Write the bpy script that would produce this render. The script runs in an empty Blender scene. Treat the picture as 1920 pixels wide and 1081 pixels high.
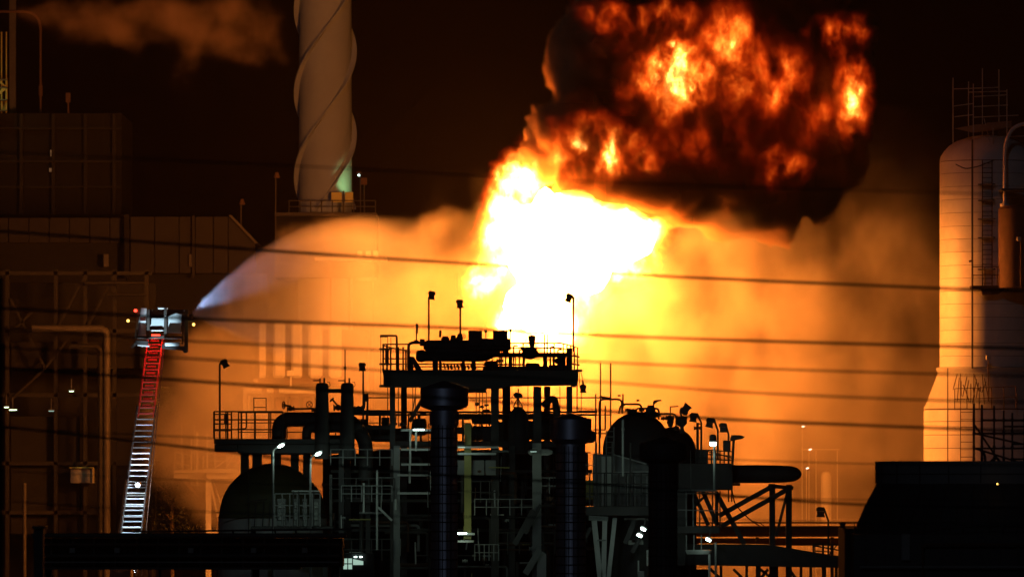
import bpy, bmesh, math, random
from mathutils import Vector, Matrix

random.seed(7)
SC = bpy.context.scene
COL = SC.collection
F = 13500.0      # focal length in photo pixels
HOR = 900.0      # photo row of the eye level
EYE = 16.0       # camera height above the ground


def W(px, py, Y=300.0):
    """a photo pixel at distance Y -> world point"""
    return Vector(((px - 960.0) / F * Y, Y, EYE + (HOR - py) / F * Y))


def S(n, Y=300.0):
    return n / F * Y


# ------------------------------------------------------------------ camera
cam = bpy.data.cameras.new("camera")
cam_ob = bpy.data.objects.new("camera", cam)
COL.objects.link(cam_ob)
cam_ob.location = (0, 0, EYE)
cam_ob.rotation_euler = (math.pi / 2, 0, 0)
cam.sensor_width = 36.0
cam.sensor_fit = 'HORIZONTAL'
cam.lens = 36.0 * F / 1920.0
cam.shift_y = (HOR - 540.5) / 1920.0
cam.clip_start = 1.0
cam.clip_end = 8000.0
cam.dof.use_dof = True
cam.dof.focus_distance = 315.0
cam.dof.aperture_fstop = 2.8
SC.camera = cam_ob

# ------------------------------------------------------------------ night sky, an added cool front fill, exposure
world = bpy.data.worlds.new("World")
SC.world = world
world.use_nodes = True
wn = world.node_tree
wn.nodes.clear()
w_out = wn.nodes.new("ShaderNodeOutputWorld")
w_bg = wn.nodes.new("ShaderNodeBackground")
w_sky = wn.nodes.new("ShaderNodeTexSky")
w_sky.sky_type = 'NISHITA'
w_sky.sun_disc = False
w_sky.sun_elevation = math.radians(-4.0)
w_sky.sun_rotation = math.radians(200.0)
w_bg.inputs["Strength"].default_value = 0.0012
wn.links.new(w_sky.outputs[0], w_bg.inputs["Color"])
wn.links.new(w_bg.outputs[0], w_out.inputs["Surface"])

# faint cool fill added behind the camera, for highlights on the front stacks
front_fill = bpy.data.lights.new("front_fill", 'SUN')
front_fill.energy = 0.035
front_fill.angle = math.radians(0.5)
front_fill.color = (0.62, 0.76, 1.0)
front_fill_ob = bpy.data.objects.new("front_fill", front_fill)
COL.objects.link(front_fill_ob)
front_fill_ob.rotation_euler = Vector((0.12, 1.0, -0.3)).to_track_quat('-Z', 'Y').to_euler()

SC.view_settings.view_transform = 'Standard'
SC.view_settings.look = 'None'
SC.view_settings.exposure = 0.0
SC.view_settings.gamma = 1.0
SC.view_settings.use_curve_mapping = False
SC.render.engine = 'CYCLES'
CY = SC.cycles
CY.use_denoising = True
CY.use_adaptive_sampling = True
CY.adaptive_threshold = 0.02
CY.max_bounces = 4
CY.diffuse_bounces = 2
CY.glossy_bounces = 2
CY.transmission_bounces = 2
CY.volume_bounces = 0
CY.transparent_max_bounces = 8
CY.volume_step_rate = 1.0
CY.volume_max_steps = 512
CY.sample_clamp_indirect = 4.0
CY.sample_clamp_direct = 0.0


# ------------------------------------------------------------------ volume fields (geometry nodes evaluated into real density grids)
class Fd:
    """a scalar or vector field in a geometry node tree"""
    T = None

    def __init__(self, s):
        self.s = s

    @staticmethod
    def m(op, *a):
        n = Fd.T.nodes.new("ShaderNodeMath")
        n.operation = op
        for i, v in enumerate(a):
            if isinstance(v, Fd):
                Fd.T.links.new(v.s, n.inputs[i])
            else:
                n.inputs[i].default_value = v
        return Fd(n.outputs[0])

    @staticmethod
    def v(op, a, b=None, scale=None):
        n = Fd.T.nodes.new("ShaderNodeVectorMath")
        n.operation = op
        for i, x in enumerate((a, b)):
            if x is None:
                continue
            if isinstance(x, Fd):
                Fd.T.links.new(x.s, n.inputs[i])
            else:
                n.inputs[i].default_value = x
        if scale is not None:
            n.inputs["Scale"].default_value = scale
        return Fd(n.outputs["Value" if op in ('LENGTH', 'DISTANCE', 'DOT_PRODUCT') else "Vector"])

    def __add__(self, o): return Fd.m('ADD', self, o)
    def __radd__(self, o): return Fd.m('ADD', o, self)
    def __sub__(self, o): return Fd.m('SUBTRACT', self, o)
    def __rsub__(self, o): return Fd.m('SUBTRACT', o, self)
    def __mul__(self, o): return Fd.m('MULTIPLY', self, o)
    def __rmul__(self, o): return Fd.m('MULTIPLY', o, self)
    def __truediv__(self, o): return Fd.m('DIVIDE', self, o)
    def max(self, o): return Fd.m('MAXIMUM', self, o)
    def min(self, o): return Fd.m('MINIMUM', self, o)
    def smax(self, o, k): return Fd.m('SMOOTH_MAX', self, o, k)
    def abs(self): return Fd.m('ABSOLUTE', self)
    def pow(self, k): return Fd.m('POWER', self, k)

    def ramp(self, a, b, c=0.0, d=1.0, smooth=True):
        n = Fd.T.nodes.new("ShaderNodeMapRange")
        n.interpolation_type = 'SMOOTHSTEP' if smooth else 'LINEAR'
        n.clamp = True
        Fd.T.links.new(self.s, n.inputs[0])
        for i, x in enumerate((a, b, c, d)):
            n.inputs[i + 1].default_value = x
        return Fd(n.outputs[0])

    @staticmethod
    def pos():
        return Fd(Fd.T.nodes.new("GeometryNodeInputPosition").outputs[0])

    def xyz(self):
        n = Fd.T.nodes.new("ShaderNodeSeparateXYZ")
        Fd.T.links.new(self.s, n.inputs[0])
        return [Fd(o) for o in n.outputs]

    def noise(self, scale, detail=4, rough=0.55, color=False, lac=2.0):
        n = Fd.T.nodes.new("ShaderNodeTexNoise")
        Fd.T.links.new(self.s, n.inputs["Vector"])
        n.inputs["Scale"].default_value = scale
        n.inputs["Detail"].default_value = detail
        n.inputs["Roughness"].default_value = rough
        n.inputs["Lacunarity"].default_value = lac
        return Fd(n.outputs[1 if color else 0])

    def warp(self, scale, amount, detail=3):
        """the position pushed about by a vector noise"""
        c = Fd.v('SUBTRACT', self.noise(scale, detail, color=True), (0.5, 0.5, 0.5))
        return Fd.v('ADD', self, Fd.v('SCALE', c, scale=amount))

    def blob(self, c, r):
        """1 in the middle of an ellipsoid, 0 on its surface, negative outside"""
        d = Fd.v('SUBTRACT', self, tuple(c))
        d = Fd.v('MULTIPLY', d, (1.0 / r[0], 1.0 / r[1], 1.0 / r[2]))
        return 1.0 - Fd.v('LENGTH', d)


def volume_object(name, lo, hi, res, field, material, parent=None):
    """a density grid in the box lo..hi with a density field"""
    tree = bpy.data.node_groups.new(name + "_grid", 'GeometryNodeTree')
    tree.interface.new_socket("Geometry", in_out='INPUT', socket_type='NodeSocketGeometry')
    tree.interface.new_socket("Geometry", in_out='OUTPUT', socket_type='NodeSocketGeometry')
    Fd.T = tree
    cube = tree.nodes.new("GeometryNodeVolumeCube")
    cube.inputs["Min"].default_value = lo
    cube.inputs["Max"].default_value = hi
    for k, ax in enumerate("XYZ"):
        cube.inputs["Resolution " + ax].default_value = max(2, int((hi[k] - lo[k]) / res))
    f = field(Fd.pos())
    tree.links.new(f.s, cube.inputs["Density"])
    sm = tree.nodes.new("GeometryNodeSetMaterial")
    sm.inputs["Material"].default_value = material
    go = tree.nodes.new("NodeGroupOutput")
    tree.links.new(cube.outputs[0], sm.inputs[0])
    tree.links.new(sm.outputs[0], go.inputs[0])
    vol = bpy.data.volumes.new(name)
    vol.materials.append(material)
    ob = bpy.data.objects.new(name, vol)
    COL.objects.link(ob)
    mod = ob.modifiers.new("grid", 'NODES')
    mod.node_group = tree
    if parent is not None:
        ob.parent = parent
    return ob


def volume_material(name, color, density, aniso=0.0, emit=None, absorb=None):
    """density-grid driven volume: scattering, or flame emission through a colour ramp"""
    m = bpy.data.materials.new(name)
    m.use_nodes = True
    nt = m.node_tree
    nt.nodes.clear()
    out = nt.nodes.new("ShaderNodeOutputMaterial")
    at = nt.nodes.new("ShaderNodeVolumeInfo")
    pv = nt.nodes.new("ShaderNodeVolumePrincipled")
    pv.inputs["Color"].default_value = (*color, 1)
    pv.inputs["Anisotropy"].default_value = aniso
    pv.inputs["Density Attribute"].default_value = ""
    mul = nt.nodes.new("ShaderNodeMath")
    mul.operation = 'MULTIPLY'
    mul.inputs[1].default_value = density
    nt.links.new(at.outputs["Density"], mul.inputs[0])
    nt.links.new(mul.outputs[0], pv.inputs["Density"])
    if absorb is not None:
        pv.inputs["Absorption Color"].default_value = (*absorb, 1)
    if emit:
        cr = nt.nodes.new("ShaderNodeValToRGB")
        els = cr.color_ramp.elements
        while len(els) < len(emit):
            els.new(0.5)
        for e, (p, c, s) in zip(els, emit):
            e.position = p
            e.color = (*c, 1)
        st = nt.nodes.new("ShaderNodeFloatCurve")
        cv = st.mapping.curves[0]
        peak = max(s for _, _, s in emit)
        pts = [(p, s / peak) for p, _, s in emit]
        while len(cv.points) < len(pts):
            cv.points.new(0.5, 0.5)
        for q, (p, s) in zip(cv.points, pts):
            q.location = (p, s)
            q.handle_type = 'VECTOR'
        st.mapping.update()
        mp = nt.nodes.new("ShaderNodeMath")
        mp.operation = 'MULTIPLY'
        mp.inputs[1].default_value = peak
        nt.links.new(at.outputs["Density"], cr.inputs[0])
        nt.links.new(at.outputs["Density"], st.inputs["Value"])
        nt.links.new(st.outputs[0], mp.inputs[0])
        nt.links.new(cr.outputs[0], pv.inputs["Emission Color"])
        nt.links.new(mp.outputs[0], pv.inputs["Emission Strength"])
    nt.links.new(pv.outputs[0], out.inputs["Volume"])
    return m


def mat(name, color, rough=0.7, metal=0.0, noise=0.25, scale=2.0, bump=0.0, spec=0.3):
    """a painted or weathered surface: base colour broken up by two noises"""
    m = bpy.data.materials.new(name)
    m.use_nodes = True
    nt = m.node_tree
    b = nt.nodes["Principled BSDF"]
    b.inputs["Roughness"].default_value = rough
    b.inputs["Metallic"].default_value = metal
    b.inputs["Specular IOR Level"].default_value = spec
    tc = nt.nodes.new("ShaderNodeTexCoord")
    n1 = nt.nodes.new("ShaderNodeTexNoise")
    n1.inputs["Scale"].default_value = scale
    n1.inputs["Detail"].default_value = 6
    n1.inputs["Roughness"].default_value = 0.65
    nt.links.new(tc.outputs["Object"], n1.inputs["Vector"])
    mx = nt.nodes.new("ShaderNodeMix")
    mx.data_type = 'RGBA'
    lo = [c * (1 - noise) for c in color]
    hi = [min(1, c * (1 + noise)) for c in color]
    mx.inputs[6].default_value = (*lo, 1)
    mx.inputs[7].default_value = (*hi, 1)
    nt.links.new(n1.outputs[0], mx.inputs[0])
    nt.links.new(mx.outputs[2], b.inputs["Base Color"])
    if bump:
        bp = nt.nodes.new("ShaderNodeBump")
        bp.inputs["Strength"].default_value = bump
        bp.inputs["Distance"].default_value = 0.05
        nt.links.new(n1.outputs[0], bp.inputs["Height"])
        nt.links.new(bp.outputs[0], b.inputs["Normal"])
    return m


def glow_mat(name, color, strength):
    m = bpy.data.materials.new(name)
    m.use_nodes = True
    nt = m.node_tree
    nt.nodes.clear()
    out = nt.nodes.new("ShaderNodeOutputMaterial")
    em = nt.nodes.new("ShaderNodeEmission")
    em.inputs[0].default_value = (*color, 1)
    em.inputs[1].default_value = strength
    nt.links.new(em.outputs[0], out.inputs[0])
    return m


def tag(o, label=None, cat=None, group=None, kind=None):
    if label: o["label"] = label
    if cat: o["category"] = cat
    if group: o["group"] = group
    if kind: o["kind"] = kind
    return o


def empty(name, loc=(0, 0, 0), parent=None):
    o = bpy.data.objects.new(name, None)
    o.empty_display_size = 0.2
    COL.objects.link(o)
    o.location = loc
    if parent is not None:
        o.parent = parent
    return o

# ================================================================== BUILDERS
def gpy(Y):
    """the photo row of the ground at distance Y"""
    return HOR + EYE * F / Y


LAMP = 0.11      # how strongly the plant's own lamps burn beside the fire


class Thing:
    """an Empty and its parts; every part is given in world points"""

    def __init__(self, name, label, cat, px, py, Y, group=None):
        self.root = empty(name, W(px, py, Y))
        self.Y = Y
        tag(self.root, label, cat, group)

    def add(self, name, bm, m, parent=None, smooth=False):
        o_loc = Vector(self.root.location)
        for v in bm.verts:
            v.co -= o_loc
        bmesh.ops.recalc_face_normals(bm, faces=bm.faces)
        me = bpy.data.meshes.new(name)
        bm.to_mesh(me)
        bm.free()
        me.materials.append(m)
        if smooth:
            for p in me.polygons:
                p.use_smooth = True
            me.set_sharp_from_angle(angle=math.radians(38))
        o = bpy.data.objects.new(name, me)
        COL.objects.link(o)
        o.parent = parent if parent is not None else self.root
        return o

    def pts(self, ps):
        return [W(p[0], p[1], p[2] if len(p) > 2 else self.Y) for p in ps]

    def block(self, name, m, x0, y0, x1, y1, Y=None, depth=1.0, parent=None, bevel=0.02):
        Y = Y or self.Y
        a, b = W(x0, y1, Y), W(x1, y0, Y)
        bm = bmesh.new()
        bmesh.ops.create_cube(bm, size=1.0)
        for v in bm.verts:
            v.co = Vector((a.x + (v.co.x + .5) * (b.x - a.x), Y + (v.co.y + .5) * depth, a.z + (v.co.z + .5) * (b.z - a.z)))
        if bevel:
            bmesh.ops.bevel(bm, geom=list(bm.edges), offset=min(bevel, abs(b.x - a.x) * .2, abs(b.z - a.z) * .2), segments=1, affect='EDGES')
        return self.add(name, bm, m, parent)

    def prism(self, name, m, poly, Y=None, depth=1.0, parent=None):
        Y = Y or self.Y
        bm = bmesh.new()
        vs = [bm.verts.new(W(x, y, Y)) for x, y in poly]
        f = bm.faces.new(vs)
        r = bmesh.ops.extrude_face_region(bm, geom=[f])
        for v in r['geom']:
            if isinstance(v, bmesh.types.BMVert):
                v.co.y += depth
        return self.add(name, bm, m, parent)

    def tube(self, name, m, ps, t, parent=None, seg=8, arc=0.0, caps=True):
        """a round tube through photo points, t photo pixels thick; arc rounds the corners (photo pixels)"""
        P = self.pts(ps)
        Y0 = ps[0][2] if len(ps[0]) > 2 else self.Y
        r = S(t * (1.18 if t < 5 else 1.0), Y0) / 2
        if arc:
            rr = S(arc, Y0)
            Q = [P[0]]
            for a, b, c in zip(P, P[1:], P[2:]):
                d1 = (a - b); d2 = (c - b)
                k = min(rr, d1.length * .49, d2.length * .49)
                s, e = b + d1.normalized() * k, b + d2.normalized() * k
                for i in range(7):
                    u = i / 6
                    Q.append(s * (1 - u) ** 2 + b * 2 * u * (1 - u) + e * u * u)
            Q.append(P[-1])
            P = Q
        return self.add(name, tube_bm(P, r, seg, caps), m, parent, smooth=seg >= 8)

    def bar(self, name, m, a, b, w, d=None, parent=None):
        """a rectangular beam from a to b: w photo pixels across in the picture, d metres deep"""
        A, B = self.pts([a, b])
        wm = S(w, a[2] if len(a) > 2 else self.Y)
        d = d or wm
        z = (B - A).normalized()
        y = Vector((0, 1, 0))
        if abs(z.dot(y)) > .95:
            y = Vector((0, 0, 1))
        x = y.cross(z).normalized()
        y = z.cross(x).normalized()
        bm = bmesh.new()
        q = []
        for E in (A, B):
            q.append([bm.verts.new(E + x * sx * wm / 2 + y * sy * d / 2) for sx, sy in ((-1, -1), (1, -1), (1, 1), (-1, 1))])
        for i in range(4):
            j = (i + 1) % 4
            bm.faces.new((q[0][i], q[0][j], q[1][j], q[1][i]))
        bm.faces.new(q[0][::-1]); bm.faces.new(q[1])
        return self.add(name, bm, m, parent)

    def lathe(self, name, m, px, prof, Y=None, parent=None, seg=32, axis=None, smooth=True):
        """a turned shape on a vertical axis at px: prof = [(py, radius px)]"""
        Y = Y or self.Y
        bm = bmesh.new()
        rows = []
        for py, r in prof:
            c = W(px, py, Y)
            rr = max(S(r, Y), 1e-4)
            rows.append([bm.verts.new(c + Vector((math.cos(2 * math.pi * i / seg) * rr, math.sin(2 * math.pi * i / seg) * rr, 0))) for i in range(seg)])
        skin(bm, rows)
        return self.add(name, bm, m, parent, smooth)

    def hlathe(self, name, m, a, b, prof, parent=None, seg=24, smooth=True):
        """a turned shape along the line a-b: prof = [(t along, radius px)]"""
        A, B = self.pts([a, b])
        Y0 = a[2] if len(a) > 2 else self.Y
        z = (B - A).normalized()
        u = z.orthogonal().normalized(); v = z.cross(u)
        bm = bmesh.new()
        rows = []
        for t, r in prof:
            rr = max(S(r, Y0), 1e-4)
            rows.append([bm.verts.new(A + (B - A) * t + (u * math.cos(2 * math.pi * i / seg) + v * math.sin(2 * math.pi * i / seg)) * rr) for i in range(seg)])
        skin(bm, rows)
        return self.add(name, bm, m, parent, smooth)

    def wheel(self, name, m, c, r, t=1.2, tilt=(0, 1, 0.2), parent=None):
        """a valve hand wheel: a ring with two spokes, one welded piece"""
        C = self.pts([c])[0]
        Y0 = c[2] if len(c) > 2 else self.Y
        n = Vector(tilt).normalized()
        u = n.orthogonal().normalized(); v = n.cross(u)
        R = S(r, Y0); q = S(t, Y0) / 2
        bm = bmesh.new()
        rows = []
        for i in range(14):
            a = 2 * math.pi * i / 14
            d = u * math.cos(a) + v * math.sin(a)
            rows.append([bm.verts.new(C + d * (R + q * math.cos(b)) + n * q * math.sin(b)) for b in (0, math.pi / 2, math.pi, 3 * math.pi / 2)])
        for i in range(14):
            k = (i + 1) % 14
            for j in range(4):
                bm.faces.new((rows[i][j], rows[i][(j + 1) % 4], rows[k][(j + 1) % 4], rows[k][j]))
        for d in (u, v):
            add_tube(bm, [C - d * R, C + d * R], q, 4)
        return self.add(name, bm, m, parent)

    def railing(self, m, line, h, posts, rails=(0.0, .5), t=2.2, toe=False):
        """a handrail along a line of (px, foot py, Y): posts at the given px (or a count), rails at fractions of h from the top"""
        L = [(p[0], p[1], p[2] if len(p) > 2 else self.Y) for p in line]

        def at(s):
            n = len(L) - 1
            k = min(int(s * n), n - 1)
            u = s * n - k
            return tuple(L[k][j] * (1 - u) + L[k + 1][j] * u for j in range(3))
        for i in range(posts):
            x, y, Y = at(i / (posts - 1))
            self.tube('post', m, [(x, y, Y), (x, y - h, Y)], t, seg=6)
        for f in rails:
            self.tube('rail', m, [(x, y - h * (1 - f), Y) for x, y, Y in L], t * .85, seg=6)

    def light(self, c, color, watt, radius=0.1, spot=None, to=None, name='bulb_light'):
        l = bpy.data.lights.new(name, 'SPOT' if spot else 'POINT')
        l.color = color
        l.energy = watt * LAMP
        l.shadow_soft_size = radius
        o = bpy.data.objects.new(name, l)
        COL.objects.link(o)
        p = self.pts([c])[0]
        if spot:
            l.spot_size = math.radians(spot)
            l.spot_blend = 0.6
            d = (self.pts([to])[0] - p)
            o.rotation_euler = d.to_track_quat('-Z', 'Y').to_euler()
        o.parent = self.root
        o.location = p - Vector(self.root.location)
        return o


def skin(bm, rows):
    n = len(rows[0])
    for a, b in zip(rows, rows[1:]):
        for i in range(n):
            j = (i + 1) % n
            bm.faces.new((a[i], a[j], b[j], b[i]))
    bm.faces.new(rows[0][::-1])
    bm.faces.new(rows[-1])


def add_tube(bm, P, r, seg=8, caps=True):
    rows = []
    n = len(P)
    ref = None
    for i, p in enumerate(P):
        d = (P[min(i + 1, n - 1)] - P[max(i - 1, 0)]).normalized()
        if ref is None:
            u = d.orthogonal().normalized()
        else:
            u = (ref - d * ref.dot(d)).normalized()
        ref = u
        v = d.cross(u)
        k = 1.0
        if 0 < i < n - 1:
            c = (P[i] - P[i - 1]).normalized().dot((P[i + 1] - P[i]).normalized())
            k = min(1.6, 1.0 / max(.4, math.sqrt(max(0, (1 + c) / 2))))
        rows.append([bm.verts.new(p + (u * math.cos(2 * math.pi * j / seg) + v * math.sin(2 * math.pi * j / seg)) * r * k) for j in range(seg)])
    for a, b in zip(rows, rows[1:]):
        for i in range(seg):
            j = (i + 1) % seg
            bm.faces.new((a[i], a[j], b[j], b[i]))
    if caps:
        bm.faces.new(rows[0][::-1])
        bm.faces.new(rows[-1])


def tube_bm(P, r, seg=8, caps=True):
    bm = bmesh.new()
    add_tube(bm, P, r, seg, caps)
    return bm


# ------------------------------------------------------------------ materials
STEEL = mat("dark_painted_steel", (0.055, 0.052, 0.048), 0.6, noise=.35, scale=1.5)
RUST = mat("rusty_steel", (0.10, 0.055, 0.035), 0.8, noise=.45, scale=2.5, bump=.3)
GREY = mat("grey_paint", (0.22, 0.22, 0.205), 0.6, noise=.3, scale=1.2)
PALE = mat("pale_weathered_paint", (0.46, 0.46, 0.42), 0.6, noise=.3, scale=1.0)
YELLOW = mat("faded_yellow_paint", (0.28, 0.25, 0.08), 0.6, noise=.35, scale=1.2)
OLIVE = mat("olive_tank_paint", (0.09, 0.09, 0.045), 0.65, noise=.2, scale=.6)
CLAD = mat("aluminium_cladding", (0.74, 0.7, 0.62), 0.5, metal=.0, noise=.3, scale=.8, bump=.2, spec=.5)
CLAD2 = mat("dull_aluminium_cladding", (0.68, 0.66, 0.62), 0.5, metal=0.0, noise=.35, scale=.7, bump=.15, spec=.5)
BLACKST = mat("sooty_blue_steel", (0.55, 0.58, 0.68), 0.44, metal=.9, noise=.3, scale=1.5, spec=.5)
CONC = mat("stack_concrete", (0.27, 0.33, 0.42), 0.8, noise=.18, scale=.35)
FACADE = mat("shaded_pale_sheeting", (0.011, 0.010, 0.0125), 0.7, noise=.22, scale=.5)  # pale sheeting darkened in its colour, for firelight the steam blocks
DARKB = mat("dark_building_sheeting", (0.0035, 0.0035, 0.004), 0.8, noise=.3, scale=.4)  # near-black colour, part of it shade for firelight the steam blocks
TIMBER = mat("scaffold_boards", (0.30, 0.2, 0.12), 0.8, noise=.35, scale=3)
GROUND = mat("oily_gravel", (0.06, 0.055, 0.05), 0.9, noise=.4, scale=.3, bump=.4)
REDP = mat("red_ladder_paint", (0.5, 0.05, 0.04), 0.45, noise=.2)
ALU = mat("bare_aluminium", (0.62, 0.64, 0.66), 0.4, metal=.4, noise=.15, spec=.5)
BUCKETM = mat("bucket_sheet", (0.45, 0.52, 0.55), 0.5, metal=.1, noise=.2, scale=1.5)
RUBBER = mat("black_rubber", (0.02, 0.02, 0.02), 0.7, noise=.2)
SIGNY = mat("yellow_sign_paint", (0.62, 0.6, 0.2), 0.6, noise=.2)
LEAF = mat("eucalyptus_leaf", (0.03, 0.037, 0.016), 0.6, noise=.4, scale=1.5)
BARK = mat("bark", (0.09, 0.065, 0.045), 0.9, noise=.4, scale=4, bump=.5)
COOL = mat("cooling_tower_shell", (0.05, 0.05, 0.05), 0.6, noise=.35, scale=.8)
COLLAR = mat("cooling_tower_collar", (0.2, 0.2, 0.2), 0.6, noise=.3, scale=.8)
WIREM = mat("cable_black", (0.02, 0.02, 0.02), 0.6, noise=.1)
COREWHITE = glow_mat("mercury_lamp_glass", (0.72, 1.0, 0.90), 14.0)
AMBER = glow_mat("amber_lamp_glass", (1.0, 0.55, 0.1), 5.0)
REDGLOW = glow_mat("red_lamp_glass", (1.0, 0.04, 0.02), 6.0)
WHITEGLOW = glow_mat("white_spot_glass", (0.75, 0.85, 1.0), 40.0)
FARLAMP = glow_mat("far_lamp_glass", (1.0, 0.85, 0.65), 5.0)
GREENGLOW = glow_mat("greenish_tube_light", (0.7, 1.0, 0.55), 5.0)
WINDOWGLOW = glow_mat("lit_window_glass", (0.62, 0.95, 0.78), .55)
MERC = (0.68, 1.0, 0.86)

SHADE_STEEL = mat("shade_steel", (0.009, 0.009, 0.009), 0.7, noise=.35, scale=1.5)  # darkened copy of the steel, shading put into the colour

# ================================================================== GROUND
bm = bmesh.new()
for v in ((-1500, -10), (1500, -10), (1500, 3000), (-1500, 3000)):
    bm.verts.new((v[0], v[1], 0))
bm.faces.new(bm.verts)
me = bpy.data.meshes.new("ground"); bm.to_mesh(me); bm.free()
me.materials.append(GROUND)
ground = bpy.data.objects.new("ground", me)
COL.objects.link(ground)
tag(ground, "dark refinery ground", kind="structure")

# ================================================================== FAR BACKGROUND
# the stack with helical strakes
Y = 500.0
T = Thing("chimney_stack", "tall pale round chimney with spiral fins, cut off by the top of the picture", "chimney", 610, 390, Y)
T.lathe("shaft", CONC, 610, [(gpy(Y), 56), (398, 50), (200, 49.5), (0, 49), (-180, 48)], seg=48)
for py in (60, 216, 315):
    T.lathe("joint_ring", CONC, 610, [(py - .8, 50.4), (py + .8, 50.4)], seg=48)
turn = 470.0     # photo px per full turn
for k in range(3):
    bm = bmesh.new()
    prev = None
    for i in range(141):
        py = 392 - i * 4.2
        a = math.radians(-90 - 15) + 2 * math.pi * ((392 - py) / turn + k / 3.0)
        c = W(610, py, Y)
        d = Vector((math.cos(a), math.sin(a), 0))
        tn = Vector((-d.y, d.x, 0)) * S(1.9, Y)
        w_in, w_out = S(48, Y), S(59, Y)
        q = [bm.verts.new(c + d * w_in - tn), bm.verts.new(c + d * w_out - tn), bm.verts.new(c + d * w_out + tn), bm.verts.new(c + d * w_in + tn)]
        if prev:
            for j in range(4):
                bm.faces.new((prev[j], prev[(j + 1) % 4], q[(j + 1) % 4], q[j]))
        else:
            bm.faces.new(q[::-1])
        prev = q
    bm.faces.new(prev)
    T.add("spiral_fin", bm, CONC)
T.block("gallery", STEEL, 515, 398, 706, 405, Y - 4, 8)
T.railing(STEEL, [(542, 398, Y - 4), (704, 398, Y - 4)], 22, 9, (0, .5), 2)
T.block("plant_base", DARKB, 515, 405.5, 706, 520, Y - 3.9, 7.8)
for x0, x1 in ((621, 641), (647, 662)):
    T.block("lit_panel", SIGNY, x0, 360, x1, 379, Y - 3.6, .12)
T.bar("panel_post", STEEL, (644, 398, Y - 3.4), (644, 358, Y - 3.4), 3)
T.tube("lamp_post", STEEL, [(676, 398, Y - 3), (676, 335, Y - 3)], 2.2, seg=6)
T.tube("lamp_post", STEEL, [(683, 398, Y - 3), (683, 338, Y - 3)], 2.2, seg=6)
T.lathe("lamp_bulb", COREWHITE, 673, [(327, .5), (328.5, 2), (330, .5)], Y - 3.2, seg=8)
T.lathe("lamp_hood", RUST, 673, [(321, 3), (325, 6), (326, 1)], Y - 3.2, seg=12)
T.block("junction_box", RUST, 676, 333, 688, 346, Y - 3.3, .3)
T.light((668, 352, Y - 2.6), (0.5, 1.0, 0.3), 1200, .1, 75, (648, 335, Y - 1))

for i, (x, yb, yt) in enumerate(((517, 400, 330), (452, 405, 380))):
    P = Thing("lamp_post", ["unlit lamp on a thin mast left of the spiral chimney", "small unlit lamp above the sloped end of the pale facade"][i], "lamp post", x, yb, 470, "unlit lamps near the chimney")
    P.tube("mast", STEEL, [(x, yb + 60), (x, yt)], 2, seg=6)
    P.lathe("lamp_head", RUST, x + 2, [(yt - 7, 3), (yt + 3, 6), (yt + 4, 2)], seg=10)

# dark plant building upper left, pale facade below it
T = Thing("plant_building", "large dark windowless plant building behind the pale facade at far left", "building", 90, 400, 490)
T.block("wall", DARKB, -120, 212, 228, 402, 490, 14)
for x in (40, 100, 160, 214):
    T.bar("wall_column", SHADE_STEEL, (x, 402, 489.7), (x, 214, 489.7), 6, .4)
for y in (240, 302, 350):
    T.bar("wall_beam", SHADE_STEEL, (-120, y, 489.5), (228, y, 489.5), 4, .3)
T.block("lit_window", GREENGLOW, 94, 281, 101, 293, 489.6, .1).data.materials[0] = glow_mat("dim_amber_window", (1, .45, .18), .12)
T.block("lit_window", GREENGLOW, 92, 315, 102, 322, 489.6, .1).data.materials[0] = bpy.data.materials["dim_amber_window"]
T.tube("vent_pipe", RUST, [(128, 212, 489.8), (128, 185, 489.8)], 3)
T.block("vent_cap", RUST, 123, 174, 132, 192, 489.4, .3)

T = Thing("vent_stack", "tall rusty post and gooseneck vent pipe on the dark building's roof", "vent pipe", 30, 212, 492)
T.bar("post", STEEL, (24, 212, 494.5), (24, -60, 494.5), 12, .5)
T.tube("gooseneck", RUST, [(76, 211, 494), (76, 22, 494), (-30, 22, 494)], 4, arc=34)
T.lathe("flange", RUST, 76, [(160, 4), (180, 4)], 494, seg=10)

T = Thing("lit_stair_tower", "narrow stair tower at left edge lit yellow green by its own lamps", "stair tower", 5, 212, 488)
for x in (3, 12):
    T.bar("post", YELLOW, (x, 212, 488), (x, 60, 488), 2.4)
T.bar("stringer", YELLOW, (-14, 186, 488), (9, 166, 488), 5, .2)
T.bar("stringer", YELLOW, (-14, 142, 488), (9, 162, 488), 4, .2)
for y in (150, 165, 188, 208):
    T.bar("landing", STEEL, (-20, y, 488), (14, y, 488), 2, 1.2)
T.block("wall_sheet", YELLOW, 10, 147, 14.5, 186, 488.5, .1)
T.block("wall_sheet", YELLOW, 3, 189, 10, 207, 488.5, .1)
T.light((2, 175, 486), (0.8, 1.0, 0.35), 250, .1)

T = Thing("pale_facade", "long pale sheet metal housing with sloping right end behind the fire ladder", "building", 240, 520, 468)
xs = [-60, -22, 16, 54, 92, 130, 168, 206, 232]
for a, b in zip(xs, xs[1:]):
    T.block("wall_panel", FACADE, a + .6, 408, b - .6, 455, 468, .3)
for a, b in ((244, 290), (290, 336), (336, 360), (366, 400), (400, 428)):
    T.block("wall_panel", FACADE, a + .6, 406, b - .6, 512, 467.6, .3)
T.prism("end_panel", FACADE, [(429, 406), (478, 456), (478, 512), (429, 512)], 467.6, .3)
T.bar("corner_post", DARKB, (238, 520, 467.4), (238, 402, 467.4), 9, .5)
T.bar("corner_post", FACADE, (363, 520, 467.4), (363, 404, 467.4), 5, .4)
T.prism("roof_edge", STEEL, [(428, 403), (434, 403), (484, 456), (478, 456)], 467.2, 6)
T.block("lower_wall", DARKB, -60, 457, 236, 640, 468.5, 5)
T.block("lower_wall", DARKB, 238, 513, 500, 640, 468.5, 5)
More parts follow.
